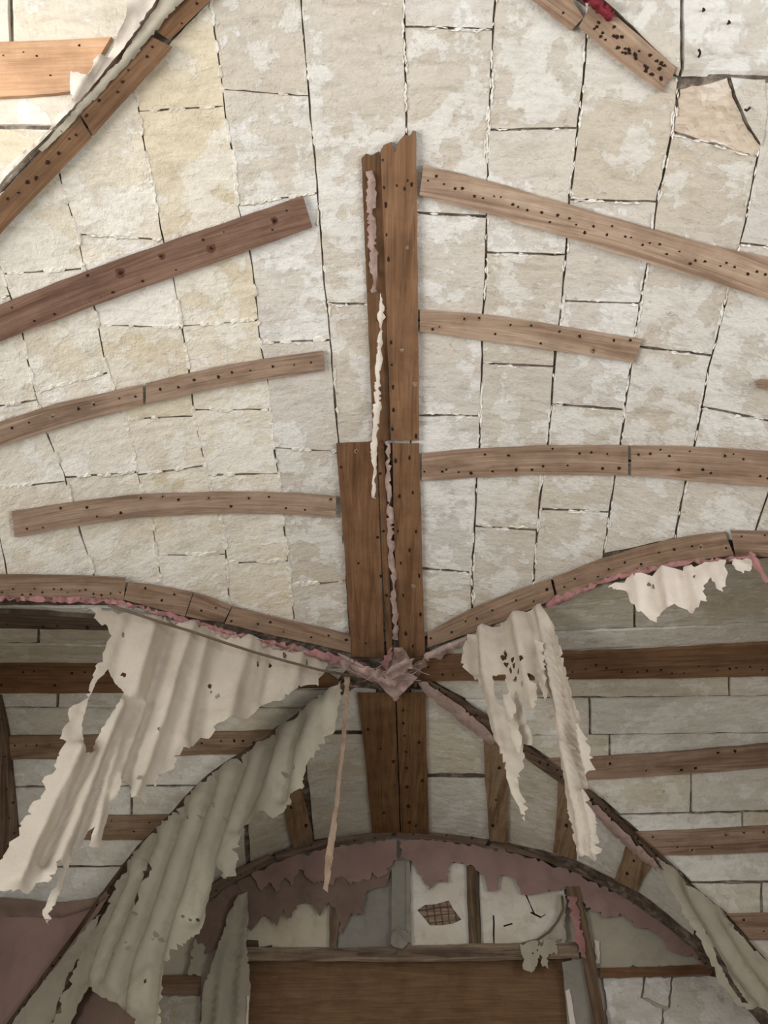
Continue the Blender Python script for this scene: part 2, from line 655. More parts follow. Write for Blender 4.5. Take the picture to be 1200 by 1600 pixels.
def batten(label, surf, top, bot, mat, color=(1, 1, 1), t=0.02, nails=None, seed=0, name='batten', cat='batten', parts=None, halo=0, group=None, rows=(0.22, 0.75), base=0.004, rad=2.2, spacing=30):
    """a nailed board; parts = fractions where one length of board ends and the next begins"""
    rng = random.Random(seed * 7 + 3)
    c = surf(*[(a + b) / 2 for a, b in zip(lerp_line(top, 0.5), lerp_line(bot, 0.5))], 0.0)
    cuts = [0.0] + list(parts or []) + [1.0]
    root = None
    objs = []
    if len(cuts) > 2:
        root = empty(name, c)
        tag(root, label, cat, group)
    for i in range(len(cuts) - 1):
        a, b = cuts[i] + (0.004 if i else 0), cuts[i + 1] - (0.004 if i < len(cuts) - 2 else 0)
        m = max(2, int(line_len(top) * (b - a) / 26))
        tp = [lerp_line(top, a + (b - a) * k / m) for k in range(m + 1)]
        bt = [lerp_line(bot, a + (b - a) * k / m) for k in range(m + 1)]
        w = 0.7
        tp = [(x + rng.uniform(-w, w) * 0.4, y + rng.uniform(-w, w)) for x, y in tp]
        bt = [(x + rng.uniform(-w, w) * 0.4, y + rng.uniform(-w, w)) for x, y in bt]
        pl = dens(tp, 26, 0, None, False) + dens(list(reversed(bt)), 26, 0, None, False)
        ax = np.array(surf(*tp[-1], 0.0)) - np.array(surf(*tp[0], 0.0))
        o = slab('board' if root else name, pl, surf, t + (0.003 * i), mat, None, step=24, base=base, color=color, axis=ax)
        objs.append(o)
        if root:
            o.parent = root
            o.location = -Vector(root.location)
        else:
            tag(o, label, cat, group)
        pts, hal = [], []
        n = nails if nails is not None else int(line_len(top) * (b - a) / spacing)
        for k in range(n):
            tt = a + (b - a) * (k + rng.uniform(0.15, 0.85)) / n
            p0, p1 = lerp_line(top, tt), lerp_line(bot, tt)
            v = rng.choice(rows) + rng.uniform(-0.1, 0.1)
            q = (p0[0] + (p1[0] - p0[0]) * v, p0[1] + (p1[1] - p0[1]) * v)
            pts.append(q)
            if rng.random() < halo:
                hal.append(q)
        if hal:
            h = marks('splintered_rings', hal, surf, base + t + 0.003 * i + 0.0008, rad * 2.2, M_HALO, o, rng)
        if pts:
            marks('nail_holes', pts, surf, base + t + 0.003 * i + 0.0022, rad, M_NAIL, o, rng)
    return root or objs[0]


def folds(lines, amp_noise=0.006, nscale=0.018, seed=0.0, wrinkle=0.0):
    """displacement of a cloth from its hanging sheet: ridges (+) and valleys (-) along given lines, fine wrinkles down the fall"""
    L = [(np.array(pl, float), a, w) for pl, a, w in lines]

    def f(x, y):
        d = amp_noise * noise.noise(Vector((x * nscale, y * nscale * 0.5, seed))) + amp_noise * 0.4 * noise.noise(Vector((x * nscale * 3, y * nscale * 1.6, seed + 5)))
        if wrinkle:
            th, r = math.atan2(x - 600, y + 137), math.hypot(x - 600, y + 137)
            d += wrinkle * noise.noise(Vector((th * 52, r * 0.006, seed + 1))) + 0.5 * wrinkle * noise.noise(Vector((th * 120, r * 0.012, seed + 2)))
            d += 0.25 * wrinkle * noise.noise(Vector((x * 0.12, y * 0.12, seed + 3)))
        p = np.array([x, y])
        for pl, a, w in L:
            A, B = pl[:-1], pl[1:]
            AB = B - A
            t = np.clip(((p - A) * AB).sum(1) / (AB * AB).sum(1), 0, 1)
            q = A + AB * t[:, None]
            dist = np.sqrt(((q - p) ** 2).sum(1)).min()
            d += a * math.exp(-(dist / w) ** 1.4)
        return d
    return f


def tear(poly, rag, jit, rng):
    """torn outline: uneven steps, small teeth and now and then a deeper notch"""
    area2 = sum(a[0] * b[1] - b[0] * a[1] for a, b in zip(poly, poly[1:] + poly[:1]))
    sg = 1 if area2 > 0 else -1
    out = []
    for a, b in zip(poly, poly[1:] + poly[:1]):
        L = math.hypot(b[0] - a[0], b[1] - a[1])
        if L < 1e-6:
            continue
        tx, ty = (b[0] - a[0]) / L, (b[1] - a[1]) / L
        nx, ny = -ty * sg, tx * sg
        out.append((a[0] + rng.uniform(-1, 1), a[1] + rng.uniform(-1, 1)))
        d = rng.uniform(0.5, 1.4) * rag
        while d < L - 2.5:
            r = rng.random()
            k = jit * (rng.uniform(-0.9, 0.9) if r < 0.8 else rng.uniform(1.2, 2.6))
            k = max(-jit, min(k, L * 0.3))
            out.append((a[0] + tx * d + nx * k, a[1] + ty * d + ny * k))
            d += rng.choice((0.35, 0.5, 0.8, 1.3, 1.9)) * rag * rng.uniform(0.8, 1.2)
    return out


def cloth(name, label, poly, surf, mat, fold=None, holes=(), step=9, jit=2.0, seed=0, cat='cloth', parent=None, group=None, thick=0.0014, base=0.0, rag=7):
    rng = random.Random(seed * 13 + 5)
    P2 = tear(poly, rag, jit, rng)
    H2 = [dens(h, 4, 1.0, rng) for h in holes]
    P, F = region(P2, H2, step)
    V = [surf(p[0], p[1], base + (fold(*p) if fold else 0.0)) for p in P]
    c = np.mean(V, axis=0)
    nsum = np.zeros(3)
    for f in F:
        nsum += np.cross(V[f[1]] - V[f[0]], V[f[2]] - V[f[0]])
    if np.dot(nsum, -c) < 0:
        F = [f[::-1] for f in F]
    N = np.zeros((len(V), 3))
    for f in F:
        m = np.cross(V[f[1]] - V[f[0]], V[f[2]] - V[f[0]])
        for i in f:
            N[i] += m
    N /= (np.linalg.norm(N, axis=1)[:, None] + 1e-12)
    n = len(V)
    Bk = [V[i] - N[i] * thick for i in range(n)]
    VV = list(V) + Bk
    FF = list(F) + [(f[2] + n, f[1] + n, f[0] + n) for f in F]
    for a, b in boundary(F):
        k = len(VV)
        VV += [V[a], V[b], Bk[b], Bk[a]]
        FF.append((k + 3, k + 2, k + 1, k))
    o = link(name, VV, FF, mat, parent, smooth=True)
    if label:
        tag(o, label, cat, group)
    return o


def spots(pts, r, rng):
    out = []
    for (x, y) in pts:
        n = rng.randint(5, 8)
        rr = r * rng.uniform(0.6, 1.5)
        el = rng.uniform(1.0, 2.0)
        out.append([(x + math.cos(k * math.tau / n) * rr * rng.uniform(0.6, 1.1), y + math.sin(k * math.tau / n) * rr * el * rng.uniform(0.6, 1.1)) for k in range(n)])
    return out


def tube(name, pts, rad, mat, parent=None, seg=7):
    V, F = [], []
    n = len(pts)
    P = [np.array(p, float) for p in pts]
    for i, p in enumerate(P):
        d = P[min(i + 1, n - 1)] - P[max(i - 1, 0)]
        d = d / (np.linalg.norm(d) + 1e-9)
        a = np.cross(d, [0.3, 0.2, 0.93])
        a /= np.linalg.norm(a) + 1e-9
        b = np.cross(d, a)
        r = rad[i] if isinstance(rad, (list, tuple)) else rad
        for k in range(seg):
            th = k * math.tau / seg
            V.append(p + a * math.cos(th) * r + b * math.sin(th) * r)
    for i in range(n - 1):
        for k in range(seg):
            F.append((i * seg + k, i * seg + (k + 1) % seg, (i + 1) * seg + (k + 1) % seg, (i + 1) * seg + k))
    F.append(tuple(range(seg))[::-1])
    F.append(tuple((n - 1) * seg + k for k in range(seg)))
    uv = [(i // seg * 0.05, (i % seg) * 0.01) for i in range(len(V))]
    return link(name, V, F, mat, parent, uv, True)


def prism(name, poly3, ext, mat, parent=None, color=None):
    """closed solid: polygon in space pushed along a vector"""
    n = len(poly3)
    e = np.array(ext)
    V = [np.array(p) for p in poly3] + [np.array(p) + e for p in poly3]
    F = [tuple(range(n)), tuple(range(2 * n - 1, n - 1, -1))] + [(i, n + i, n + (i + 1) % n, (i + 1) % n) for i in range(n)]
    return link(name, V, F, mat, parent, [(float(v[0]), float(v[2])) for v in V], False, color)

# ------------------------------------------------------------------ room shell
Y0 = YB2 - 0.62


def vault_backing():
    V, F = [], []
    ys = np.linspace(Y0, YW + 0.02, 260)
    NX = 44
    e = 0.014 / H

    def strip(rows, inner):
        s = len(V)
        n = len(rows[0])
        for r in rows:
            V.extend(r)
        for i in range(len(rows) - 1):
            for j in range(n - 1):
                q = (s + i * n + j, s + (i + 1) * n + j, s + (i + 1) * n + j + 1, s + i * n + j + 1)
                F.append(q if inner else q[::-1])
    rows = []
    for y in ys:
        a, b = X0 - gx(y, -1), X0 + gx(y, 1)
        th = np.linspace(math.asin(max(-1, (a - X0) / RB)), math.asin(min(1, (b - X0) / RB)), NX)
        rows.append([((X0 + math.sin(t) * (RB + e)) * H, y * H, (ZC + math.cos(t) * (RB + e)) * H) for t in th])
    strip(rows, True)
    for s in (-1, 1):
        rows = []
        for y in ys:
            g, z = gx(y, s), zs(y, s) + e
            rows.append([((X0 + s * (g + (WD + 0.02 - g) * k / 3)) * H, y * H, z * H) for k in range(4)])
        strip(rows, s > 0)
    return V, F


V, F = vault_backing()
ceiling = link('ceiling', V, F, M_MORTAR, smooth=False)
tag(ceiling, 'stone groin vault with crumbling mortar joints', kind='structure')


def boxes(name, bs, mat, label):
    V, F = [], []
    for (x0, x1, y0, y1, z0, z1) in bs:
        s = len(V)
        V += [(x, y, z) for x in (x0, x1) for y in (y0, y1) for z in (z0, z1)]
        F += [tuple(s + i for i in f) for f in ((0, 1, 3, 2), (4, 6, 7, 5), (0, 4, 5, 1), (2, 3, 7, 6), (0, 2, 6, 4), (1, 5, 7, 3))]
    return tag(link(name, V, F, mat), label, kind='structure')


FZ = -1.6
XL, XR = (X0 - WD) * H, (X0 + WD) * H
yn, yf = Y0 * H, YW * H
boxes('floor', [(XL - 0.4, XR + 0.4, yn, yf + 0.4, FZ - 0.2, FZ)], M_FLOOR, 'worn stone floor of the vaulted room')
for nm, xa, xb in (('wall_left', XL - 0.4, XL), ('wall_right', XR, XR + 0.4)):
    w0, w1 = (YB2 - 0.22) * H, (YB2 + 0.22) * H
    boxes(nm, [(xa, xb, yn, w0, FZ, H * 1.02), (xa, xb, w1, yf + 0.4, FZ, H * 1.02), (xa, xb, w0, w1, FZ, FZ + 0.8), (xa, xb, w0, w1, 1.9, H * 1.02)], M_WALL,
          'plastered side wall with a tall window opening')

DOORW = 0.0
# far wall: masonry round the boarded opening
PLx, PRx = hit_wall(384, 1500)[0], hit_wall(895, 1500)[0]
zh = hit_wall(640, 1490)[2]
wall_far = boxes('wall_far', [(XL - 0.4, PLx, yf + 0.02, yf + 0.4, FZ, H * 1.02), (PRx, XR + 0.4, yf + 0.02, yf + 0.4, FZ, H * 1.02), (PLx, PRx, yf + 0.02, yf + 0.4, zh, H * 1.02)],
                 M_WALL, 'end wall with an arched lunette over a boarded opening')

# ------------------------------------------------------------------ stone blocks of the vault
rngS = random.Random(11)


def stone(poly, surf, mat, parent=None, gap=1.3, proud=0.0, step=36, jit=0.9, dens_step=17, relief=0.004, taper=0.9):
    cx = sum(p[0] for p in poly) / len(poly)
    cy = sum(p[1] for p in poly) / len(poly)
    q = []
    for x, y in dens(poly, dens_step, jit, rngS):
        L = math.hypot(cx - x, cy - y) + 1e-6
        # shrink edges by the joint width
        q.append((x + (cx - x) / max(abs(cx - x), 8) * gap if abs(cx - x) > 8 else x, y + (cy - y) / max(abs(cy - y), 8) * gap if abs(cy - y) > 8 else y))
    return slab('stone', q, surf, 0.013 + proud + rngS.uniform(-0.003, 0.004), mat, parent or ceiling, step=step, base=-0.014, taper=taper, relief=relief, smooth=False)


COL = {
    -7: [(-240, 330), (-180, 470), (-140, 615), (-110, 740), (-90, 890), (-88, 930)],
    6: [(1470, 130), (1440, 300), (1400, 500), (1350, 690), (1320, 760), (1300, 830), (1295, 870)],
    -6: [(-130, 330), (-80, 470), (-45, 615), (-22, 740), (10, 890), (14, 930)],
    -5: [(-40, 310), (0, 420), (30, 500), (55, 615), (75, 680), (100, 740), (125, 830), (145, 890), (150, 930)],
    -4: [(85, 240), (97, 290), (120, 360), (132, 425), (150, 490), (165, 570), (195, 650), (215, 740), (240, 830), (250, 895), (256, 945)],
    -3: [(205, 100), (215, 165), (225, 225), (240, 300), (255, 375), (272, 440), (285, 515), (295, 575), (305, 660), (320, 725), (330, 765), (350, 825), (357, 925), (360, 970)],
    -2: [(322, -80), (335, 50), (345, 115), (355, 200), (367, 255), (372, 325), (392, 400), (400, 465), (407, 535), (419, 600), (425, 680), (435, 745), (442, 810), (452, 900), (457, 945), (461, 990)],
    -1: [(462, -80), (470, 0), (480, 125), (487, 200), (492, 250), (500, 350), (507, 445), (511, 475), (517, 550), (525, 650), (529, 690), (535, 800), (541, 900), (548, 1010)],
    0: [(629, -80), (631, 0), (635, 200), (639, 500), (643, 800), (646, 1010)],
    1: [(776, -80), (774, 0), (770, 47), (766, 150), (761, 220), (762, 275), (760, 335), (759, 445), (754, 500), (752, 620), (749, 695), (745, 750), (742, 820), (737, 895), (739, 975)],
    2: [(924, -40), (921, 0), (917, 55), (910, 135), (903, 197), (895, 275), (890, 305), (886, 370), (880, 445), (875, 500), (868, 550), (862, 625), (857, 690), (847, 750), (840, 825), (835, 900), (832, 945)],
    3: [(1060, 90), (1060, 120), (1052, 195), (1035, 280), (1025, 320), (1022, 352), (1012, 410), (1005, 445), (1000, 475), (992, 525), (985, 575), (977, 630), (970, 690), (960, 750), (950, 820), (944, 865), (940, 900)],
    4: [(1192, 125), (1185, 240), (1175, 290), (1165, 345), (1152, 395), (1137, 455), (1120, 530), (1107, 575), (1097, 635), (1085, 695), (1072, 750), (1057, 825), (1050, 880)],
    5: [(1330, 130), (1312, 300), (1282, 500), (1235, 690), (1205, 760), (1180, 830), (1172, 870)],
}


def col_x(c, y):
    L = COL[c]
    for a, b in zip(L, L[1:]):
        if y <= b[1]:
            t = (y - a[1]) / (b[1] - a[1])
            return a[0] + (b[0] - a[0]) * t
    return L[-1][0]


def seg(c, ya, yb):
    pts = [(col_x(c, ya), ya)] + [p for p in COL[c] if ya + 8 < p[1] < yb - 8] + [(col_x(c, yb), yb)]
    return pts


# cross joints (left y, right y) for every column, first and last close the column
ROWS = {
    (-7, -6): [(380, 350), (560, 545), (700, 690), (915, 915)],
    (5, 6): [(135, 140), (330, 340), (560, 570), (700, 705), (845, 845)],
    (-6, -5): [(345, 320), (470, 462), (640, 625), (765, 752), (915, 918)],
    (-5, -4): [(322, 252), (428, 420), (612, 582), (746, 738), (916, 926)],
    (-4, -3): [(250, 128), (366, 374), (508, 512), (655, 650), (742, 728), (868, 866), (928, 954)],
    (-3, -2): [(125, 0), (174, 166), (385, 345), (510, 500), (640, 640), (742, 740), (880, 876), (958, 980)],
    (-2, -1): [(-78, -78), (140, 150), (320, 302), (536, 531), (700, 705), (915, 908), (982, 1000)],
    (-1, 0): [(-78, -78), (474, 476), (720, 720), (1004, 1004)],
    (0, 1): [(-78, -78), (41, 46), (332, 338), (500, 505), (648, 650), (887, 894), (1000, 972)],
    (1, 2): [(-78, 12), (203, 200), (395, 398), (568, 572), (720, 722), (822, 828), (955, 920)],
    (2, 3): [(38, 120), (312, 315), (470, 474), (631, 640), (795, 800), (918, 878)],
    (3, 4): [(124, 126), (207, 243), (541, 555), (720, 722), (866, 842)],
    (4, 5): [(128, 132), (380, 395), (636, 665), (846, 846)],
}
for (a, b), rows in ROWS.items():
    left = a < 0
    for k, (r0, r1) in enumerate(zip(rows, rows[1:])):
        L = seg(a, r0[0], r1[0])
        R = seg(b, r0[1], r1[1])
        poly = L[::-1] + R
        mat = M_STONE_L if a < -2 else M_STONE_R
        pr = 0.0
        if (a, b) == (3, 4) and k == 0:
            stone([(1062, 139), (1100, 130), (1138, 122), (1146, 150), (1166, 195), (1190, 232), (1182, 244), (1112, 224), (1052, 206)], hit_main, M_STONE_ORANGE, gap=0.5, proud=-0.006, step=11, relief=0.011, jit=1.5, dens_step=9)
            stone([(1141, 121), (1196, 124), (1200, 180), (1192, 230), (1168, 193), (1149, 150)], hit_main, M_STONE_R, gap=0.3, proud=0.002)
            continue
        big_gap = 0.6 if (left and b < 0) else rngS.uniform(0.8, 1.4)
        stone(poly, hit_main, mat, gap=big_gap, proud=pr if not left else -0.004)

# side bays: courses run parallel to the side vault's crown


def x_groin(L, y):
    L = sorted(L, key=lambda p: p[1])
    return float(np.interp(y, [p[1] for p in L], [p[0] for p in L]))


def left_limit(y):     # right bay starts here
    return x_groin(G_NR, y) + 6 if y < 1018 else (x_groin(G_FR, y) + 4 if y > 1067 else 660)


def right_limit(y):    # left bay ends here
    return x_groin(G_NL, y) - 6 if y < 1016 else (x_groin(G_FL, y) - 4 if y > 1068 else 545)


def course(side, ya, yb, cuts):
    """ya, yb: (y at x=0 or 900, y at x=550 or 1200)"""
    if side < 0:
        f = lambda r, x: r[0] + (r[1] - r[0]) * (x / 550.0)
        xa = -34
        ends = [xa] + cuts + [None]
    else:
        f = lambda r, x: r[0] + (r[1] - r[0]) * ((x - 900) / 300.0)
        ends = [None] + cuts + [1310]
    for p, q in zip(ends, ends[1:]):
        if side < 0:
            x0, x1 = p, p
            t0, b0 = (p, f(ya, p)), (p, f(yb, p))
            if q is None:
                yt, yb_ = f(ya, 250), f(yb, 250)
                xt, xb = right_limit(yt), right_limit(yb_)
                t1, b1 = (xt, f(ya, xt)), (xb, f(yb, xb))
            else:
                t1, b1 = (q, f(ya, q)), (q, f(yb, q))
        else:
            t1, b1 = (q, f(ya, q)), (q, f(yb, q))
            if p is None:
                xt, xb = left_limit(f(ya, 950)), left_limit(f(yb, 950))
                xt, xb = left_limit(f(ya, xt)), left_limit(f(yb, xb))
                t0, b0 = (xt, f(ya, xt)), (xb, f(yb, xb))
            else:
                t0, b0 = (p, f(ya, p)), (p, f(yb, p))
        if t1[0] - t0[0] < 12 and b1[0] - b0[0] < 12:
            continue
        stone([t0, t1, b1, b0], hit_side, M_STONE_S, gap=1.3, step=34)


LC = [(948, 948), (978, 980), (1006, 1012), (1042, 1044), (1078, 1078), (1106, 1106), (1166, 1160), (1230, 1226), (1290, 1290), (1355, 1352), (1412, 1412), (1480, 1480), (1550, 1550), (1625, 1625)]
LCUT = [[], [60], [], [], [90], [250], [120], [205], [70], [190], [60], [], [], []]
for i in range(len(LC) - 1):
    course(-1, LC[i], LC[i + 1], LCUT[i])
RC = [(922, 874), (944, 912), (986, 974), (1016, 1003), (1054, 1050), (1091, 1088), (1149, 1145), (1196, 1178), (1274, 1268), (1312, 1308), (1380, 1378), (1446, 1446), (1520, 1520)]
RCUT = [[1090], [992], [], [], [1140], [922], [953, 1230], [1080], [1160], [], [1190], []]
for i in range(len(RC) - 1):
    course(1, RC[i], RC[i + 1], RCUT[i])

# far web between the boss and the end wall
for poly in (
        [(640, 1075), (684, 1075), (772, 1128), (777, 1210), (668, 1210)],
        [(668, 1213), (777, 1213), (777, 1314), (672, 1303), (640, 1300)],
        [(775, 1131), (884, 1210), (881, 1338), (780, 1315)],
        [(887, 1213), (1002, 1312), (985, 1386), (884, 1340)],
        [(1005, 1315), (1092, 1398), (1086, 1462), (988, 1388)],
        [(545, 1072), (590, 1075), (590, 1142), (478, 1142), (472, 1116)],
        [(472, 1146), (590, 1146), (605, 1303), (490, 1314)],
        [(468, 1120), (468, 1235), (486, 1315), (390, 1350), (380, 1186)],
        [(376, 1190), (386, 1351), (325, 1392), (215, 1420), (272, 1282)],
        [(213, 1422), (322, 1394), (250, 1480), (160, 1560), (120, 1500), (180, 1400)]):
    stone(poly, hit_main, M_STONE_S, gap=1.2)

# vault of the bay overhead
for poly in ([(-50, -60), (12, -60), (18, 110), (-50, 112)], [(16, -60), (318, -60), (208, 74), (170, 112), (22, 110)], [(-50, 115), (168, 116), (87, 197), (-50, 195)], [(-50, 198), (84, 200), (-50, 340)]):
    stone(poly, hit_side2, M_STONE_L, gap=1.2)
for poly in ([(885, -60), (1062, -60), (1062, 113), (1050, 107), (937, -3)], [(1066, -60), (1250, -60), (1250, 118), (1066, 114)]):
    stone(poly, hit_side2, M_STONE_R, gap=1.0, proud=0.012)

# stones of the end wall below the lunette
for poly in ([(943, 1528), (1005, 1527), (1000, 1560), (1035, 1576), (1030, 1660), (955, 1660)], [(1008, 1527), (1048, 1527), (1043, 1573), (1004, 1558)],
             [(1051, 1527), (1125, 1525), (1250, 1640), (1250, 1680), (1034, 1680), (1037, 1579), (1046, 1575)], [(225, 1556), (314, 1556), (312, 1660), (200, 1660)]):
    stone(poly, lambda x, y, o=0: hit_wall(x, y, o + 0.012), M_STONE_R, wall_far, gap=0.0, taper=0.4, jit=1.6, dens_step=8)

# lime mortar smeared over the joints: ragged low ribbons, broken where the joint has opened


def smears(name, joints, mat, seed, lo, hi):
    rng = random.Random(seed)
    V, F = [], []
    for line, thr, wid, side, sd in joints:
        L = line_len(line)
        if L < 6:
            continue
        pts, d = [], 0.0
        while d < L:
            pts.append((d, lerp_line(line, d / L)))
            d += rng.uniform(3.0, 6.0)
        run = []

        def flush(run):
            if len(run) < 3:
                return
            s0 = len(V)
            for i, (p, nx, ny) in enumerate(run):
                e = 0.15 if i in (0, len(run) - 1) else 1.0
                w1, w2 = wid * rng.uniform(0.4, 1.3) * e, wid * rng.uniform(0.4, 1.3) * e
                cxo = side + rng.uniform(-0.7, 0.7)
                x, y = p[0] + nx * cxo, p[1] + ny * cxo
                V.append(hit_main(x + nx * w1, y + ny * w1, -0.008))
                V.append(hit_main(x + nx * w1 * 0.5, y + ny * w1 * 0.5, rng.uniform(lo, hi)))
                V.append(hit_main(x - nx * w2 * 0.5, y - ny * w2 * 0.5, rng.uniform(lo, hi)))
                V.append(hit_main(x - nx * w2, y - ny * w2, -0.008))
            for i in range(len(run) - 1):
                for k in range(3):
                    a = s0 + i * 4 + k
                    F.append((a, a + 4, a + 5, a + 1))
        for i, (d, p) in enumerate(pts):
            q = pts[min(i + 1, len(pts) - 1)][1]
            r = pts[max(i - 1, 0)][1]
            tx, ty = q[0] - r[0], q[1] - r[1]
            tl_ = math.hypot(tx, ty) + 1e-6
            if noise.noise(Vector((p[0] * 0.035 + sd, p[1] * 0.03, 9.0))) + 0.25 * rng.uniform(-1, 1) > thr:
                run.append((p, -ty / tl_, tx / tl_))
            else:
                flush(run)
                run = []
        flush(run)
    o = link(name, V, F, mat, ceiling)
    o['kind'] = 'stuff'
    return o


JL, JR = [], []
for c, L in COL.items():
    if c in (-7, -6, 5, 6):
        continue
    L = dens(L, 7, 0.9, random.Random(c + 40), False)
    if c < -1:
        JL.append((L, -0.18, 5.0, 0.0, c))
    elif c == -1:
        JL.append((L, 0.05, 3.0, -3.0, c))
        JL.append((L, 0.2, 2.4, 3.0, c + 7))
    else:
        JR.append((L, 0.05 + 0.1 * (c == 4), 2.6, 2.8, c))
        JR.append((L, 0.05 + 0.1 * (c == 4), 2.6, -2.8, c + 7))
        JR.append((L, -0.02, 2.4, 0.0, c + 15))
for (a, b), rows in ROWS.items():
    for (y0, y1) in rows[1:-1]:
        L = dens([(col_x(a, y0) + 2, y0), (col_x(b, y1) - 2, y1)], 7, 1.2, random.Random(a * 9 + y0), False)
        if b < 0:
            JL.append((L, -0.2, 5.0, 0.0, y0))
        else:
            JR.append((L, -0.05, 3.0, 3.0, y0))
            JR.append((L, 0.1, 2.4, -2.6, y0 + 3))
            JR.append((L, 0.12, 2.2, 0.0, y0 + 8))
smears('lime_smears', JL, M_LIME, 3, -0.003, 0.002)
smears('lime_crusts', JR, M_CRUMB, 4, 0.0, 0.006)

# ------------------------------------------------------------------ boards and battens
RB_ = (1.0, 1.0, 1.0)
knotty = batten('dark knotty plank, uppermost of the three left battens, below the slanting timber', hit_main, [(-60, 500), (0, 476), (75, 446), (200, 399), (350, 348), (473, 306)],
       [(-60, 560), (0, 534), (150, 477), (260, 437), (367, 400), (488, 355)], M_WOOD_KNOT, (0.891, 0.864, 0.846), seed=1, nails=12)
KN = [(428, 345), (252, 400), (188, 427), (330, 388)]
rk = random.Random(3)
marks('knots', KN, hit_main, 0.0249, 8.0, M_KNOT, knotty, rk)
marks('knot_hearts', KN, hit_main, 0.0272, 3.6, M_NAIL, knotty, rk)
batten('slim brown batten with a butt joint, middle of the three left battens', hit_main, [(-60, 680), (0, 659), (100, 627), (220, 601), (350, 570), (505, 547)],
       [(-60, 720), (0, 697), (100, 666), (230, 631), (360, 602), (508, 578)], M_WOOD_GREY, (0.809, 0.764, 0.728), seed=2, parts=[0.51], rows=(0.45, 0.5), halo=0.25)
batten('short grey-brown batten, lowest of the three left battens, ending at the ridge boards', hit_main, [(18, 798), (120, 783), (220, 771), (340, 768), (430, 768), (525, 774)],
       [(23, 840), (120, 822), (215, 808), (330, 803), (420, 803), (525, 808)], M_WOOD_GREY, (0.849, 0.804, 0.768), seed=3, halo=0.35)
batten('long bleached batten full of nail holes, uppermost on the right', hit_main, [(662, 258), (760, 281), (870, 314), (1000, 352), (1100, 380), (1200, 402), (1260, 418)],
       [(655, 305), (755, 332), (880, 370), (1010, 410), (1110, 440), (1200, 468), (1260, 488)], M_WOOD_GREY, (1.036, 1.0, 0.964), seed=4, spacing=15, rows=(0.347, 0.459, 0.594), rad=2.4)
batten('short bleached batten with a chipped end, second on the right', hit_main, [(656, 484), (780, 493), (900, 513), (1004, 530)], [(656, 518), (780, 536), (900, 553), (990, 567)],
       M_WOOD_GREY, (0.945, 0.9, 0.855), seed=5, spacing=26, halo=0.3, rad=2.4)
batten('long jointed batten bowed upward, third on the right', hit_main, [(659, 708), (740, 701), (850, 695), (960, 695), (1080, 697), (1200, 704), (1260, 712)],
       [(659, 752), (740, 746), (850, 741), (985, 743), (1080, 751), (1200, 761), (1260, 770)], M_WOOD_GREY, (0.858, 0.804, 0.759), seed=6, parts=[0.54], spacing=17, halo=0.25, rad=2.4)
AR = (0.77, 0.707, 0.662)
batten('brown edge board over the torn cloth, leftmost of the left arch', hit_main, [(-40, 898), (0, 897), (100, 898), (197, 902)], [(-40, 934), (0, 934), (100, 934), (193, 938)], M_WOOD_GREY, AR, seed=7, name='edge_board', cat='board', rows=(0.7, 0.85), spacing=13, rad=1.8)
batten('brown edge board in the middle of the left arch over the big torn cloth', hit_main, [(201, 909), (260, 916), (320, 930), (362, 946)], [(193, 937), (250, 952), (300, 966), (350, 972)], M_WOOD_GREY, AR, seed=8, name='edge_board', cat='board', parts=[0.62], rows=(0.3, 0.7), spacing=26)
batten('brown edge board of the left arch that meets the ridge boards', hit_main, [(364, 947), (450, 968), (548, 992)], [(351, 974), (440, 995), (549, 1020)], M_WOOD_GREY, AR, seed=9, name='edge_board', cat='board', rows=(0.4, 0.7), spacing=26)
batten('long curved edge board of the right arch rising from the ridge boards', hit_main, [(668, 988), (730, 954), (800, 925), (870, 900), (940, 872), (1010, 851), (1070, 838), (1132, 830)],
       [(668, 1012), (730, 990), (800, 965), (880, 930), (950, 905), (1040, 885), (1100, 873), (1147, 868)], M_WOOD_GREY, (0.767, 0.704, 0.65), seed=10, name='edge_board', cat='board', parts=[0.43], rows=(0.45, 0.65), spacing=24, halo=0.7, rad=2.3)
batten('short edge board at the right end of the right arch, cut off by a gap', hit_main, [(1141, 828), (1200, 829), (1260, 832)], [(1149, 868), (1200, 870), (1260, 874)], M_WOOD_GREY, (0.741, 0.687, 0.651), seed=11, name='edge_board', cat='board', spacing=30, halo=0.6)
batten('dark slanting timber in the upper left corner under folded cloth', hit_main, [(-60, 375), (0, 306), (70, 230), (140, 156), (238, 58)], [(-60, 440), (0, 365), (80, 282), (145, 213), (270, 74)],
       M_WOOD_RED, (0.831, 0.804, 0.786), seed=12, name='slanting_timber', cat='timber', parts=[0.62], t=0.03, spacing=22, rows=(0.31, 0.4, 0.49), rad=3)
batten('upper length of slanting timber at the top edge, lapped over the dark timber', hit_main, [(238, 46), (285, -5), (330, -50)], [(265, 62), (330, 0), (380, -50)], M_WOOD_RED, (0.9, 0.855, 0.824), seed=13, name='slanting_timber', cat='timber', t=0.022, nails=3)


def board(label, poly, surf, mat, color, t=0.022, base=0.004, name='ridge_board', cat='board', seed=0, nails=(), axis=None, parent=None, rad=2.6, rings=(), kind=None, stretch=None):
    rng = random.Random(seed)
    o = slab(name, dens(poly, 24, 0.5, rng), surf, t, mat, parent, step=26, base=base, color=color, axis=axis)
    if label:
        tag(o, label, cat, None, kind)
    if rings:
        marks('splintered_rings', list(rings), surf, base + t + 0.0008, rad * 2.0, M_HALO, o, rng)
    if nails:
        marks('nail_holes', list(nails), surf, base + t + 0.002, rad, M_NAIL, o, rng, stretch)
    return o


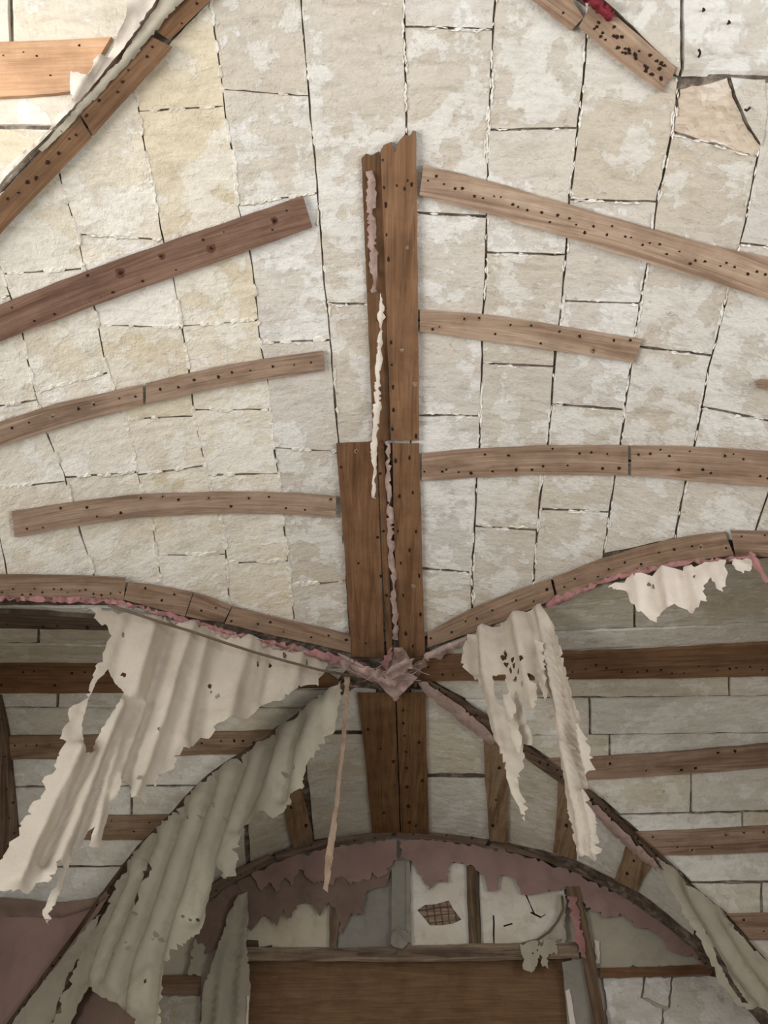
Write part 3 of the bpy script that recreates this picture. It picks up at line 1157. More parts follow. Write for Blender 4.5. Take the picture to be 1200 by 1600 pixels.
AXY = (0, 1, 0)
board('narrow splintered left half of the upper ridge board, broken at the top', [(565, 247), (572, 240), (580, 243), (592, 236), (600, 300), (606, 560), (608, 688), (583, 690), (574, 480)], hit_main, M_WOOD_RED, (0.765, 0.72, 0.675), t=0.012, axis=AXY, seed=21,
      nails=[(574, 270), (576, 360), (584, 420), (590, 500), (593, 610)])
board('wide upper ridge board with a jagged broken top', [(594, 236), (600, 226), (612, 222), (617, 239), (622, 222), (632, 210), (640, 213), (645, 203), (650, 206), (653, 450), (655, 688), (611, 688), (604, 500), (598, 320)], hit_main, M_WOOD_RED, (0.941, 0.887, 0.851), t=0.03, axis=AXY, seed=22,
      nails=[(637, 282), (632, 295), (643, 288), (600, 293), (603, 320), (604, 367), (607, 405), (611, 535), (612, 570), (614, 605), (615, 640), (613, 670), (650, 682), (620, 290), (598, 250)], rings=[(636, 387), (628, 547), (649, 600)], rad=2.6, stretch=(0.8, 1.5))
board('wide plain brown board left of the ridge seam, over the boss', [(525, 692), (588, 690), (594, 850), (601, 1028), (550, 1026), (538, 860)], hit_main, M_WOOD_RED, (0.862, 0.786, 0.723), t=0.024, axis=AXY, seed=23,
      nails=[(557, 705), (533, 730), (585, 760), (590, 840), (595, 900), (560, 880), (600, 985), (572, 1005)], rings=[(557, 705)])
board('thin brown lath between the wide left board and the ridge seam', [(590, 690), (600, 690), (606, 850), (614, 1026), (604, 1029), (596, 850)], hit_main, M_WOOD_RED, (0.82, 0.76, 0.7), t=0.018, axis=AXY, seed=55, name='seam_lath', cat='lath', nails=[(594, 740), (599, 830), (604, 930)])
board('narrow brown board right of the ridge seam, over the boss', [(613, 692), (655, 692), (659, 850), (664, 1024), (624, 1030), (616, 850)], hit_main, M_WOOD_RED, (0.907, 0.844, 0.79), t=0.026, axis=AXY, seed=24, stretch=(0.8, 1.5),
      nails=[(618, 720), (624, 775), (640, 715), (645, 770), (650, 830), (622, 830), (626, 880), (630, 930), (634, 990), (655, 900), (657, 960), (645, 1010), (640, 860)], rings=[(646, 915)])
board('recessed lath coloured dark as the shade in the seam between the ridge boards', [(601, 692), (612, 692), (617, 860), (624, 1030), (615, 1030), (608, 860)], hit_main, M_WOOD_OLD, (0.463, 0.427, 0.409), t=0.008, axis=AXY, seed=25, name='seam_lath', cat='lath')  # tint carries the shade of the open channel between the boards
board('left of the two brown boards below the boss', [(558, 1082), (617, 1082), (621, 1200), (625, 1303), (582, 1303), (571, 1190)], hit_main, M_WOOD_RED, (0.84, 0.79, 0.64), t=0.022, axis=AXY, seed=26, nails=[(595, 1170), (615, 1190), (600, 1270), (575, 1140)])
board('right of the two brown boards below the boss, dotted with nail holes', [(619, 1082), (664, 1082), (667, 1190), (670, 1303), (627, 1303), (623, 1200)], hit_main, M_WOOD_RED, (0.84, 0.79, 0.64), t=0.026, axis=AXY, seed=27,
      nails=[(630, 1130), (632, 1150), (634, 1175), (635, 1200), (636, 1230), (638, 1260), (640, 1285), (655, 1160), (660, 1220), (630, 1110), (650, 1290)])
board('small pale board stub at the top edge, right of the ridge', [(780, -50), (862, -50), (912, 27), (892, 48), (830, 0)], hit_main, M_WOOD_GREY, (0.916, 0.844, 0.781), t=0.024, seed=28, name='edge_board', nails=[(850, -10), (880, 20)])
rr = random.Random(4)
nl = []
while len(nl) < 34:
    a, b = rr.random(), rr.uniform(0.35, 1.0)
    nl.append((930 + a * 112 + (b - 0.5) * 30 - 8, 48 + a * 82 - (b - 0.5) * 34 - 8))
board('slanting edge board riddled with nails in the upper right', [(904, 42), (926, 2), (962, 24), (1056, 106), (1050, 122), (1040, 128), (1035, 145), (960, 92)], hit_main, M_WOOD_GREY, (0.903, 0.84, 0.777), t=0.024, seed=29, name='edge_board', nails=nl, rad=3.0)
batten('wide fresh pine board behind the folded cloth in the upper left', hit_side2, [(-40, 72), (0, 70), (90, 67), (178, 61)], [(-40, 158), (0, 156), (60, 153), (128, 146)], M_WOOD_PALE, (1, 0.95, 0.9), seed=30, nails=7, name='pine_board', cat='board', rad=2)

# battens of the right side bay
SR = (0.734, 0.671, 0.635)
batten('dark crown board of the right side bay, behind the hanging right cloth', hit_side, [(640, 1022), (760, 1020), (880, 1016), (1000, 1012), (1200, 1001), (1262, 997)], [(640, 1060), (760, 1059), (885, 1057), (1000, 1056), (1200, 1052), (1262, 1050)], M_WOOD_RED, (0.871, 0.844, 0.826), seed=31, spacing=20, rows=(0.686, 0.731, 0.483), name='crown_board', cat='board')
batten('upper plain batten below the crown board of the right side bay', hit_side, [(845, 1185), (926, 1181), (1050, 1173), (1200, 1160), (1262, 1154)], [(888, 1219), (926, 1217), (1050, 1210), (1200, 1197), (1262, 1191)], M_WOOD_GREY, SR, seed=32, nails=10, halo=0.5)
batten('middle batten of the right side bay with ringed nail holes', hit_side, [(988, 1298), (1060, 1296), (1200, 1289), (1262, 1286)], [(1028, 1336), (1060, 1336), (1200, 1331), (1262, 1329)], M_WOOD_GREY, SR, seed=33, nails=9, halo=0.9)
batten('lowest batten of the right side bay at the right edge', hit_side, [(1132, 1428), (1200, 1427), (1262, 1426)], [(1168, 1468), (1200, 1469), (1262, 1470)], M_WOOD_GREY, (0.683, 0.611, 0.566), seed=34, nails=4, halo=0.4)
# battens of the left side bay
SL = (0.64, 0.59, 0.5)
batten('dark crown board of the left side bay, crossing behind the big cloth', hit_side, [(-34, 1034), (100, 1034), (300, 1036), (500, 1040)], [(-34, 1079), (100, 1080), (300, 1078), (540, 1070)], M_WOOD_RED, (0.793, 0.748, 0.699), seed=35, spacing=26, name='crown_board', cat='board')
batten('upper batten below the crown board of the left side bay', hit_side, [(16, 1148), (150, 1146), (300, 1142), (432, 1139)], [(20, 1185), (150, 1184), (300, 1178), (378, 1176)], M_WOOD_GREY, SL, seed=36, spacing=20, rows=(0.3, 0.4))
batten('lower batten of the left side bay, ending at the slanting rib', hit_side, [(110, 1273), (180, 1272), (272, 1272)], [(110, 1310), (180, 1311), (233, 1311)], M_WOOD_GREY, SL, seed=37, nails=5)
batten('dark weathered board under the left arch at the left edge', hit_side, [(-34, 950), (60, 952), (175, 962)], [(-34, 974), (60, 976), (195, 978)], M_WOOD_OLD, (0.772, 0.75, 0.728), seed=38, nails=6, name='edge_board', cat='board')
board('upright curved wall board at the left edge', [(-30, 1082), (4, 1085), (16, 1140), (24, 1220), (31, 1300), (33, 1360), (18, 1365), (-30, 1365)], hit_side, M_WOOD_OLD, (0.883, 0.784, 0.694), t=0.024, seed=39, name='wall_board', axis=(0, 1, -1),
      nails=[(6, 1120), (8, 1150), (12, 1180), (22, 1200), (14, 1230), (24, 1250), (18, 1275), (26, 1300), (16, 1320), (25, 1340)], rad=2)
# short battens of the far web
FB = (0.72, 0.65, 0.52)
board('short brown batten left of the ridge boards, between boss and end wall', [(442, 1246), (470, 1232), (482, 1275), (491, 1315), (458, 1326), (448, 1285)], hit_main, M_WOOD_GREY, FB, seed=40, name='batten', cat='batten', axis=AXY, nails=[(478, 1290), (455, 1262)])
board('short brown batten right of the ridge boards, first towards the right', [(754, 1112), (792, 1140), (794, 1220), (794, 1318), (765, 1313), (758, 1220)], hit_main, M_WOOD_GREY, FB, seed=41, name='batten', cat='batten', axis=AXY, nails=[(775, 1250), (780, 1200), (770, 1290)])
board('short brown batten behind the tail of the hanging right cloth', [(872, 1205), (912, 1232), (905, 1290), (900, 1345), (864, 1332), (870, 1270)], hit_main, M_WOOD_GREY, FB, seed=42, name='batten', cat='batten', axis=AXY, nails=[(885, 1290)])
board('short brown batten slanting beside the right rib, nearest the end wall arch', [(983, 1302), (1022, 1345), (1005, 1372), (996, 1393), (960, 1375), (972, 1340)], hit_main, M_WOOD_GREY, FB, seed=43, name='batten', cat='batten', nails=[(990, 1345), (980, 1365)])

# slanting ribs (groin timbers) of the far web
batten('dark slanting rib from the boss to the lower right, edged with torn cloth', hit_main, [(668, 1062), (728, 1096), (790, 1134), (815, 1160), (882, 1206), (928, 1237), (982, 1291), (1042, 1342), (1082, 1386), (1137, 1432), (1177, 1477), (1215, 1518)],
       [(660, 1076), (716, 1112), (775, 1150), (808, 1176), (872, 1222), (918, 1254), (970, 1306), (1030, 1354), (1074, 1398), (1128, 1444), (1168, 1488), (1206, 1530)], M_WOOD_OLD, (0.866, 0.789, 0.735), seed=44, name='rib_timber', cat='rib', t=0.05, base=-0.012, spacing=14, rows=(0.3, 0.6), rad=2)
batten('dark slanting rib from the boss to the lower left, behind the long grey cloth', hit_main, [(545, 1062), (500, 1086), (422, 1146), (372, 1178), (322, 1211), (292, 1241), (266, 1271), (211, 1326), (168, 1382), (126, 1442), (70, 1518), (10, 1600)],
       [(556, 1074), (508, 1100), (432, 1160), (382, 1194), (334, 1226), (304, 1256), (279, 1286), (224, 1341), (182, 1396), (140, 1456), (86, 1530), (26, 1612)], M_WOOD_OLD, (0.873, 0.806, 0.752), seed=45, name='rib_timber', cat='rib', t=0.05, base=-0.012, spacing=16, rows=(0.3, 0.6), rad=2)

# ------------------------------------------------------------------ end wall: arch moulding, boarded opening, transom
ARU = [(318, 1392), (345, 1371), (380, 1352), (447, 1325), (520, 1309), (590, 1300), (620, 1299), (675, 1300), (770, 1312), (840, 1327), (900, 1347), (970, 1380), (1025, 1411), (1070, 1446), (1092, 1468), (1116, 1512)]
ARL = [(326, 1408), (352, 1386), (386, 1366), (450, 1339), (522, 1322), (590, 1312), (620, 1310), (674, 1311), (768, 1324), (836, 1340), (895, 1361), (963, 1394), (1016, 1425), (1060, 1458), (1082, 1478), (1104, 1516)]
batten('brown arch moulding along the top of the end wall lunette', hit_wall, ARU, ARL, M_WOOD_OLD, (0.977, 0.909, 0.864), seed=50, name='arch_moulding', cat='moulding', t=0.07, base=0.0, parts=[0.14, 0.36, 0.53, 0.78], spacing=34, rad=1.6)

win = empty('window_1', hit_wall(640, 1600))
tag(win, 'boarded opening under a weathered header beam in the end wall', kind='structure')
wo = -Vector(win.location)


def wpart(name, poly, mat, t=0.02, base=0.0, color=(1, 1, 1), axis=None, holes=(), step=30, relief=0.0):
    rng = random.Random(len(poly) * 17 + int(poly[0][0]))
    o = slab(name, dens(poly, 16, 0.7, rng), hit_wall, t, mat, win, holes=holes, step=step, base=base, color=color, axis=axis, relief=relief)
    o.location = wo
    return o


AXX = (1, 0, 0)
wpart('boarding_panel', [(384, 1494), (893, 1492), (905, 1680), (372, 1680)], M_PLY, 0.02, -0.06, (1, 1, 1), AXX)
wpart('painted_light_slit', [(386, 1556), (389, 1556), (388, 1610), (386, 1660), (383, 1660), (384, 1610)], M_CLOTH_WHITE, 0.01, 0.1)  # light through the left slit, painted as a white strip in canvas colour
wpart('header_beam', [(380, 1480), (520, 1482), (640, 1478), (760, 1474), (903, 1472), (906, 1497), (760, 1502), (640, 1503), (520, 1502), (380, 1502)], M_WOOD_OLD, 0.08, 0.0, (1.302, 1.271, 1.217), AXX)
wpart('beam_chip', [(382, 1468), (404, 1470), (405, 1482), (425, 1476), (425, 1484), (382, 1484)], M_WOOD_OLD, 0.05, 0.0, (0.672, 0.65, 0.627), AXX)
wpart('beam_chip', [(560, 1484), (620, 1482), (618, 1492), (560, 1494)], M_WOOD_OLD, 0.012, 0.08, (0.772, 0.75, 0.728), AXX)
wpart('beam_chip', [(640, 1488), (810, 1484), (812, 1491), (700, 1496)], M_WOOD_OLD, 0.01, 0.08, (0.922, 0.9, 0.877), AXX)
wpart('post', [(878, 1503), (912, 1498), (932, 1600), (948, 1680), (893, 1680), (885, 1580)], M_GREYBOARD, 0.05, 0.0)
wpart('post', [(884, 1385), (905, 1385), (918, 1440), (930, 1500), (940, 1560), (948, 1600), (960, 1680), (936, 1680), (925, 1600), (912, 1510), (897, 1440)], M_WOOD_OLD, 0.09, 0.0, (0.963, 0.85, 0.738), (0, 0, 1))
wpart('stud', [(516, 1398), (530, 1396), (533, 1420), (524, 1482), (514, 1482)], M_WOOD_OLD, 0.035, 0.02, (0.99, 0.9, 0.81), (0, 0, 1))
wpart('stud', [(729, 1352), (744, 1354), (748, 1420), (752, 1476), (733, 1477), (730, 1410)], M_WOOD_OLD, 0.05, 0.02, (0.762, 0.704, 0.604), (0, 0, 1))
wpart('stud', [(612, 1345), (640, 1344), (641, 1476), (611, 1478)], M_GREYBOARD, 0.05, 0.01)
wpart('stud_edge', [(634, 1346), (641, 1346), (642, 1477), (635, 1477)], M_GREYBOARD, 0.016, 0.06)
# plaster panels in the transom
wpart('transom_panel', [(380, 1390), (516, 1370), (516, 1480), (382, 1480)], M_PANEL_BEIGE, 0.012, 0.0)
wpart('transom_panel', [(532, 1370), (612, 1345), (612, 1480), (528, 1482)], M_GREYBOARD, 0.014, 0.0)
hole = [(652, 1422), (664, 1414), (680, 1413), (701, 1407), (708, 1420), (721, 1437), (708, 1443), (690, 1446), (672, 1446), (664, 1436)]
wpart('transom_panel', [(642, 1340), (731, 1350), (732, 1476), (642, 1477)], M_PANEL, 0.03, 0.0, holes=[hole], step=18)
wpart('lath_backing', [(644, 1402), (728, 1402), (728, 1452), (644, 1452)], M_WOOD_GREY, 0.006, 0.0, (0.952, 0.916, 0.871), AXX)
for k in range(5):
    x = 664 + k * 11
    wpart('lath', [(x, 1408), (x + 2, 1408), (x + 8, 1450), (x + 6, 1450)], M_WOOD_OLD, 0.006, 0.006, (0.749, 0.704, 0.668), (0, 0, 1))
for k in range(3):
    y = 1418 + k * 11
    wpart('lath', [(648, y + 4), (724, y - 5), (724, y - 3), (648, y + 6)], M_WOOD_OLD, 0.006, 0.012, (0.701, 0.655, 0.624), AXX)
wpart('transom_panel', [(748, 1352), (820, 1352), (882, 1385), (882, 1474), (752, 1475)], M_PANEL, 0.025, 0.0, step=18)
for pl in ([(655, 1382), (675, 1390), (700, 1392), (700, 1394), (674, 1392), (654, 1384)], [(701, 1406), (704, 1380), (706, 1380), (703, 1407)], [(720, 1437), (730, 1436), (730, 1438), (720, 1439)], [(645, 1470), (652, 1446), (654, 1446), (647, 1471)], [(830, 1425), (845, 1432), (852, 1428), (853, 1430), (845, 1435), (829, 1427)], [(770, 1430), (772, 1430), (773, 1474), (771, 1474)], [(820, 1396), (822, 1397), (836, 1428), (834, 1429)], [(786, 1446), (800, 1442), (801, 1444), (787, 1449)]):
    wpart('crack', pl, M_NAIL, 0.002, 0.025)
wpart('painted_light_slit', [(884, 1548), (890, 1545), (900, 1602), (906, 1660), (898, 1660), (890, 1600)], M_CLOTH_WHITE, 0.01, 0.05)  # bright slit beside the post: its light is put into the strip's pale colour

board('narrow brown ledge board under the right half of the lunette', [(938, 1512), (1030, 1510), (1113, 1506), (1113, 1522), (1030, 1526), (938, 1527)], hit_wall, M_WOOD_RED, (0.791, 0.733, 0.706), t=0.06, base=0.0, seed=51, name='ledge_board', axis=AXX)
board('short brown board end below the left half of the lunette', [(228, 1524), (314, 1522), (314, 1554), (224, 1554)], hit_wall, M_WOOD_GREY, (0.705, 0.624, 0.552), t=0.03, base=0.0, seed=52, name='ledge_board', axis=AXX)

# ------------------------------------------------------------------ cloths
rngH = random.Random(77)


def W(o):
    return lambda x, y, off=0.0: hit_wall(x, y, o + off)


cloth('torn_lining', 'grey stained lining cloth in the right half of the lunette', [(912, 1420), (960, 1425), (1010, 1445), (1060, 1470), (1100, 1508), (1080, 1514), (1050, 1508), (1020, 1516), (990, 1508), (965, 1517), (925, 1512), (918, 1470)], W(0.02), M_CLOTH_GREY, folds([], 0.012, 0.02, 2), step=12, seed=60)
cloth('torn_lining', 'dark brown torn lining under the left end of the lunette arch', [(330, 1404), (352, 1388), (386, 1370), (400, 1380), (395, 1420), (372, 1440), (358, 1470), (340, 1478), (318, 1492), (306, 1470), (312, 1430)], W(0.05), M_MAROON, folds([], 0.015, 0.02, 3), step=11, seed=61)
cloth('torn_lining', 'brown-pink torn valance with long points in the left of the lunette', [(372, 1376), (450, 1346), (520, 1328), (618, 1322), (616, 1352), (602, 1385), (574, 1392), (565, 1430), (548, 1428), (532, 1462), (524, 1420), (513, 1410), (500, 1432), (488, 1412), (473, 1412), (460, 1422), (450, 1441), (443, 1420), (433, 1448), (420, 1432), (412, 1428), (402, 1442), (392, 1456), (384, 1440)], W(0.062), M_MAROON, folds([([(440, 1350), (436, 1440)], 0.02, 10), ([(500, 1340), (497, 1430)], 0.02, 9), ([(470, 1340), (466, 1410)], -0.02, 9), ([(560, 1330), (556, 1420)], 0.02, 12)], 0.012, 0.03, 4), step=8, seed=62, rag=6)
cloth('torn_lining', 'faded pink ragged cloth along the left half of the lunette arch', [(392, 1366), (450, 1340), (522, 1323), (590, 1313), (620, 1312), (620, 1342), (612, 1352), (604, 1366), (590, 1372), (582, 1362), (576, 1376), (560, 1378), (548, 1382), (535, 1368), (524, 1372), (520, 1385), (505, 1376), (490, 1380), (478, 1370), (468, 1358), (455, 1384), (445, 1372), (432, 1396), (422, 1378), (408, 1392)], W(0.085), M_PINK, folds([([(470, 1335), (468, 1380)], -0.02, 7), ([(538, 1330), (536, 1378)], -0.02, 7), ([(505, 1330), (505, 1375)], 0.018, 12), ([(580, 1320), (578, 1370)], 0.018, 12)], 0.012, 0.03, 5), step=8, seed=63, rag=6)
cloth('torn_lining', 'faded pink ragged cloth along the right half of the lunette arch', [(622, 1312), (674, 1312), (768, 1325), (836, 1341), (895, 1362), (963, 1395), (1016, 1426), (1060, 1459), (1082, 1480), (1106, 1512), (1085, 1496), (1060, 1490), (1040, 1482), (1031, 1463), (1010, 1450), (990, 1448), (977, 1431), (960, 1432), (943, 1434), (930, 1424), (915, 1418), (903, 1398), (893, 1408), (884, 1388), (870, 1392), (850, 1394), (833, 1398), (813, 1398), (808, 1376), (795, 1368), (782, 1366), (777, 1390), (763, 1394), (757, 1368), (743, 1360), (723, 1348), (703, 1351), (700, 1383), (690, 1376), (680, 1380), (668, 1391), (660, 1372), (643, 1345), (626, 1342)], W(0.075), M_PINK,
      folds([([(690, 1318), (688, 1380)], 0.02, 10), ([(660, 1318), (662, 1370)], -0.015, 8), ([(768, 1330), (770, 1390)], 0.02, 8), ([(800, 1345), (812, 1390)], 0.018, 9), ([(850, 1350), (852, 1390)], 0.02, 10), ([(930, 1380), (950, 1430)], 0.015, 12)], 0.012, 0.03, 6), step=8, seed=64, rag=6)
cloth('cloth_scrap', 'bright rose cloth strip on the brown post right of the opening', [(886, 1400), (902, 1402), (908, 1440), (914, 1480), (916, 1498), (908, 1494), (898, 1470), (890, 1430)], W(0.105), M_PINK_BRIGHT, folds([([(895, 1405), (908, 1490)], 0.02, 5)], 0.006, 0.06, 7), step=6, seed=65, rag=6)
cloth('cloth_scrap', 'grey scrap of cloth drooping over the right end of the header beam', [(812, 1474), (838, 1470), (846, 1480), (850, 1466), (872, 1468), (870, 1492), (858, 1490), (856, 1514), (847, 1510), (843, 1490), (838, 1510), (830, 1520), (818, 1514), (816, 1495)], W(0.1), M_CLOTH_GREY, folds([([(828, 1475), (828, 1515)], 0.02, 7)], 0.01, 0.05, 8), step=6, seed=66, rag=5, holes=spots([(833, 1490), (840, 1484)], 2, rngH))
cloth('cloth_scrap', 'curled strip of cloth hanging in a loop at the right of the transom', [(872, 1398), (884, 1398), (884, 1470), (872, 1472), (848, 1474), (815, 1474), (840, 1466), (862, 1446), (872, 1424)], W(0.06), M_CLOTH_GREY, folds([([(880, 1400), (872, 1440), (845, 1470)], 0.03, 7), ([(880, 1440), (876, 1470)], 0.02, 5)], 0.006, 0.05, 9), step=6, seed=67, rag=6)
tb = [hit_wall(x, y, 0.1) for x, y in ((878, 1400), (880, 1420), (872, 1438), (858, 1456), (840, 1468), (816, 1474))]
tag(tube('dangling_cord', tb, 0.006, M_WOOD_OLD), 'dark curved cord in front of the right transom panel', 'cord')
cloth('cloth_scrap', 'crumpled scrap at the foot of the grey transom stud', [(612, 1455), (622, 1450), (640, 1458), (642, 1472), (630, 1482), (618, 1480), (610, 1474)], W(0.1), M_GREYBOARD, folds([([(618, 1458), (634, 1474)], 0.03, 5)], 0.02, 0.1, 10), step=5, seed=68, rag=5)
cloth('draped_post_cloth', 'grey pleated cloth covering the left post of the opening', [(372, 1398), (386, 1394), (388, 1440), (386, 1480), (392, 1540), (386, 1600), (384, 1660), (300, 1660), (312, 1600), (318, 1540), (340, 1480), (356, 1430)], W(0.1), M_CLOTH_GREY, folds([([(370, 1400), (345, 1510), (332, 1660)], 0.05, 6), ([(362, 1430), (335, 1540), (318, 1660)], -0.04, 6), ([(380, 1410), (362, 1540), (352, 1660)], -0.05, 6), ([(384, 1440), (376, 1540), (372, 1660)], 0.03, 6)], 0.01, 0.03, 11, 0.022), step=8, seed=69, jit=1.2)
cloth('cloth_scrap', 'small white scrap on the end wall beside the brown post', [(928, 1468), (936, 1470), (938, 1505), (931, 1506)], W(0.04), M_CLOTH_WHITE, folds([], 0.006), step=6, seed=70, jit=0.8)
cloth('cloth_scrap', 'pale scrap of cloth left of the draped post', [(306, 1466), (322, 1480), (320, 1500), (314, 1526), (294, 1524), (298, 1492)], W(0.06), M_CLOTH_GREY, folds([], 0.01), step=8, seed=71)

# pink lining left in the left bay, below its battens
cloth('pink_wall_lining', 'large faded pink lining sheet in the lower left corner', [(-34, 1402), (40, 1404), (100, 1408), (160, 1396), (176, 1392), (160, 1420), (150, 1432), (120, 1475), (84, 1522), (50, 1568), (20, 1604), (-20, 1660), (-34, 1660)], hit_side, M_PINK, folds([([(40, 1440), (20, 1600)], 0.01, 30)], 0.012, 0.01, 12), step=14, seed=72, base=0.05, jit=1.0)
cloth('sagging_hem', 'dusty rolled hem sagging along the top of the pink lining', [(-34, 1394), (40, 1398), (100, 1404), (150, 1396), (172, 1384), (178, 1392), (150, 1412), (100, 1428), (60, 1424), (20, 1428), (-34, 1420)], hit_side, M_MAROON, folds([([(-30, 1402), (60, 1408), (110, 1414), (170, 1390)], 0.03, 7), ([(30, 1424), (100, 1424), (150, 1408)], 0.03, 4)], 0.012, 0.03, 13), step=8, seed=73, base=0.06, jit=1.0)
cloth('rolled_border', 'grey rolled cloth border slanting beside the pink lining', [(150, 1432), (166, 1420), (150, 1465), (128, 1500), (110, 1540), (92, 1590), (70, 1660), (-10, 1660), (20, 1604), (50, 1568), (84, 1522), (120, 1475)], hit_side, M_CLOTH_GREY, folds([([(150, 1445), (100, 1530), (40, 1620)], 0.04, 16)], 0.008, 0.03, 14), step=10, seed=74, base=0.07, jit=1.2)

# big hanging cloths: vertical sheets below the ribs they are nailed to
SA = plane_surf(hit_main(130, 946), hit_main(515, 1040), 0.03)
A_OUT = [(125, 945), (200, 955), (290, 974), (360, 989), (430, 1003), (500, 1016), (513, 1028), (508, 1050), (497, 1073), (475, 1072), (457, 1080), (440, 1094), (410, 1100), (390, 1120), (345, 1130), (330, 1150), (300, 1165), (277, 1180), (272, 1200), (250, 1210), (245, 1228), (230, 1225), (222, 1250), (200, 1250), (200, 1226), (183, 1215), (172, 1255), (158, 1295), (153, 1326), (135, 1325), (138, 1300), (128, 1320), (108, 1345), (98, 1372), (88, 1412), (77, 1443), (69, 1426), (78, 1395), (92, 1358), (82, 1352), (76, 1370), (65, 1387), (52, 1384), (40, 1399), (0, 1394), (-16, 1390), (-12, 1360), (0, 1345), (30, 1295), (45, 1262), (65, 1238), (62, 1225), (80, 1200), (97, 1165), (90, 1157), (100, 1135), (107, 1107), (130, 1095), (140, 1070), (150, 1045), (160, 1020), (176, 992), (155, 970)]
A_HOLES = [[(150, 1066), (170, 1045), (190, 1086), (175, 1106), (152, 1145), (146, 1174), (126, 1185), (122, 1168), (126, 1130), (134, 1100)]] + spots([(425, 1037), (445, 1025), (479, 1036), (332, 1068), (334, 1078), (340, 1088), (240, 1146), (192, 1055), (150, 1237), (194, 990), (343, 1086), (213, 1220), (403, 1037)], 2.6, rngH)
fA = folds([([(290, 985), (262, 1080), (222, 1200), (205, 1250)], 0.035, 12), ([(272, 985), (240, 1090), (196, 1215)], -0.035, 12), ([(235, 975), (205, 1085), (160, 1220), (140, 1310)], 0.04, 14), ([(200, 1100), (160, 1200), (118, 1330)], -0.045, 11),
            ([(178, 1110), (130, 1230), (70, 1380)], 0.05, 16), ([(150, 1160), (95, 1290), (68, 1350)], -0.045, 9), ([(110, 1180), (70, 1270), (20, 1380)], 0.045, 16), ([(345, 995), (325, 1060), (305, 1150)], -0.02, 18), ([(385, 1005), (365, 1070), (352, 1125)], 0.025, 16), ([(430, 1015), (415, 1095)], -0.02, 14), ([(465, 1025), (452, 1080)], 0.022, 12), ([(320, 1000), (285, 1160)], 0.02, 12), ([(228, 1100), (200, 1180), (172, 1250)], 0.03, 8)], 0.012, 0.012, 20, 0.011)
cloth('hanging_cloth', 'big pale torn cloth hanging from the left arch with a gaping hole', A_OUT, SA, M_CLOTH, lambda x, y: 1.6 * fA(x, y), A_HOLES, step=6, seed=80, jit=2.6, rag=6)

SB = plane_surf(hit_main(735, 985), hit_main(860, 940), 0.03)
B_OUT = [(731, 992), (780, 970), (850, 948), (860, 970), (872, 1000), (885, 1045), (895, 1080), (910, 1125), (925, 1170), (931, 1203), (918, 1216), (926, 1250), (933, 1285), (945, 1338), (936, 1351), (922, 1342), (907, 1348), (900, 1315), (890, 1260), (884, 1220), (878, 1165), (872, 1120), (866, 1080), (868, 1110), (862, 1126), (850, 1120), (846, 1108), (858, 1095), (850, 1070), (842, 1080), (838, 1105), (830, 1100), (826, 1085), (818, 1100), (824, 1125), (832, 1148), (830, 1164), (814, 1160), (816, 1195), (813, 1210), (818, 1240), (827, 1264), (820, 1283), (806, 1232), (790, 1190), (776, 1160), (766, 1130), (759, 1095), (748, 1068), (740, 1058), (726, 1046), (723, 1030)]
B_HOLES = [[(772, 1058), (786, 1050), (792, 1072), (800, 1094), (793, 1112), (780, 1102), (774, 1080)]] + spots([(783, 1024), (786, 1019), (800, 1030), (803, 1040), (820, 1035), (853, 1030), (855, 1046), (805, 1062), (818, 1070), (832, 1060), (806, 1085), (812, 1052), (795, 1045), (845, 1062), (805, 1130), (803, 1150), (895, 1170), (787, 1034)], 3.2, rngH)
fB = folds([([(845, 955), (862, 1040), (885, 1150), (905, 1250), (918, 1340)], 0.05, 9), ([(855, 975), (875, 1060), (900, 1160), (915, 1230)], -0.05, 6), ([(832, 960), (842, 1060), (858, 1110)], -0.03, 8), ([(812, 965), (820, 1040), (830, 1100)], 0.025, 10), ([(780, 975), (786, 1050)], -0.02, 10), ([(755, 985), (762, 1060), (785, 1160), (815, 1260)], 0.03, 9), ([(738, 995), (742, 1050)], -0.03, 6), ([(910, 1140), (920, 1250), (938, 1340)], 0.04, 7)], 0.016, 0.03, 21, 0.014)
cloth('hanging_cloth', 'narrow shredded pale cloth hanging below the right arch', B_OUT, SB, M_CLOTH, lambda x, y: 1.5 * fB(x, y), B_HOLES, step=5.5, seed=81, rag=6)

shr = bpy.data.objects['hanging_cloth.001']
for i, pl in enumerate(([(836, 1080), (846, 1076), (850, 1100), (846, 1122), (838, 1118), (832, 1100)], [(800, 1098), (812, 1092), (818, 1120), (812, 1140), (802, 1136)], [(846, 1010), (858, 1012), (862, 1050), (868, 1090), (862, 1108), (852, 1078)], [(806, 1140), (820, 1138), (826, 1160), (822, 1186), (812, 1176)])):
    cloth('shred', None, pl, SB, M_CLOTH, folds([([pl[0], pl[3]], 0.02, 5)], 0.02, 0.06, 70 + i, 0.02), step=5, seed=130 + i, jit=2.0, rag=5, parent=shr, base=0.05)

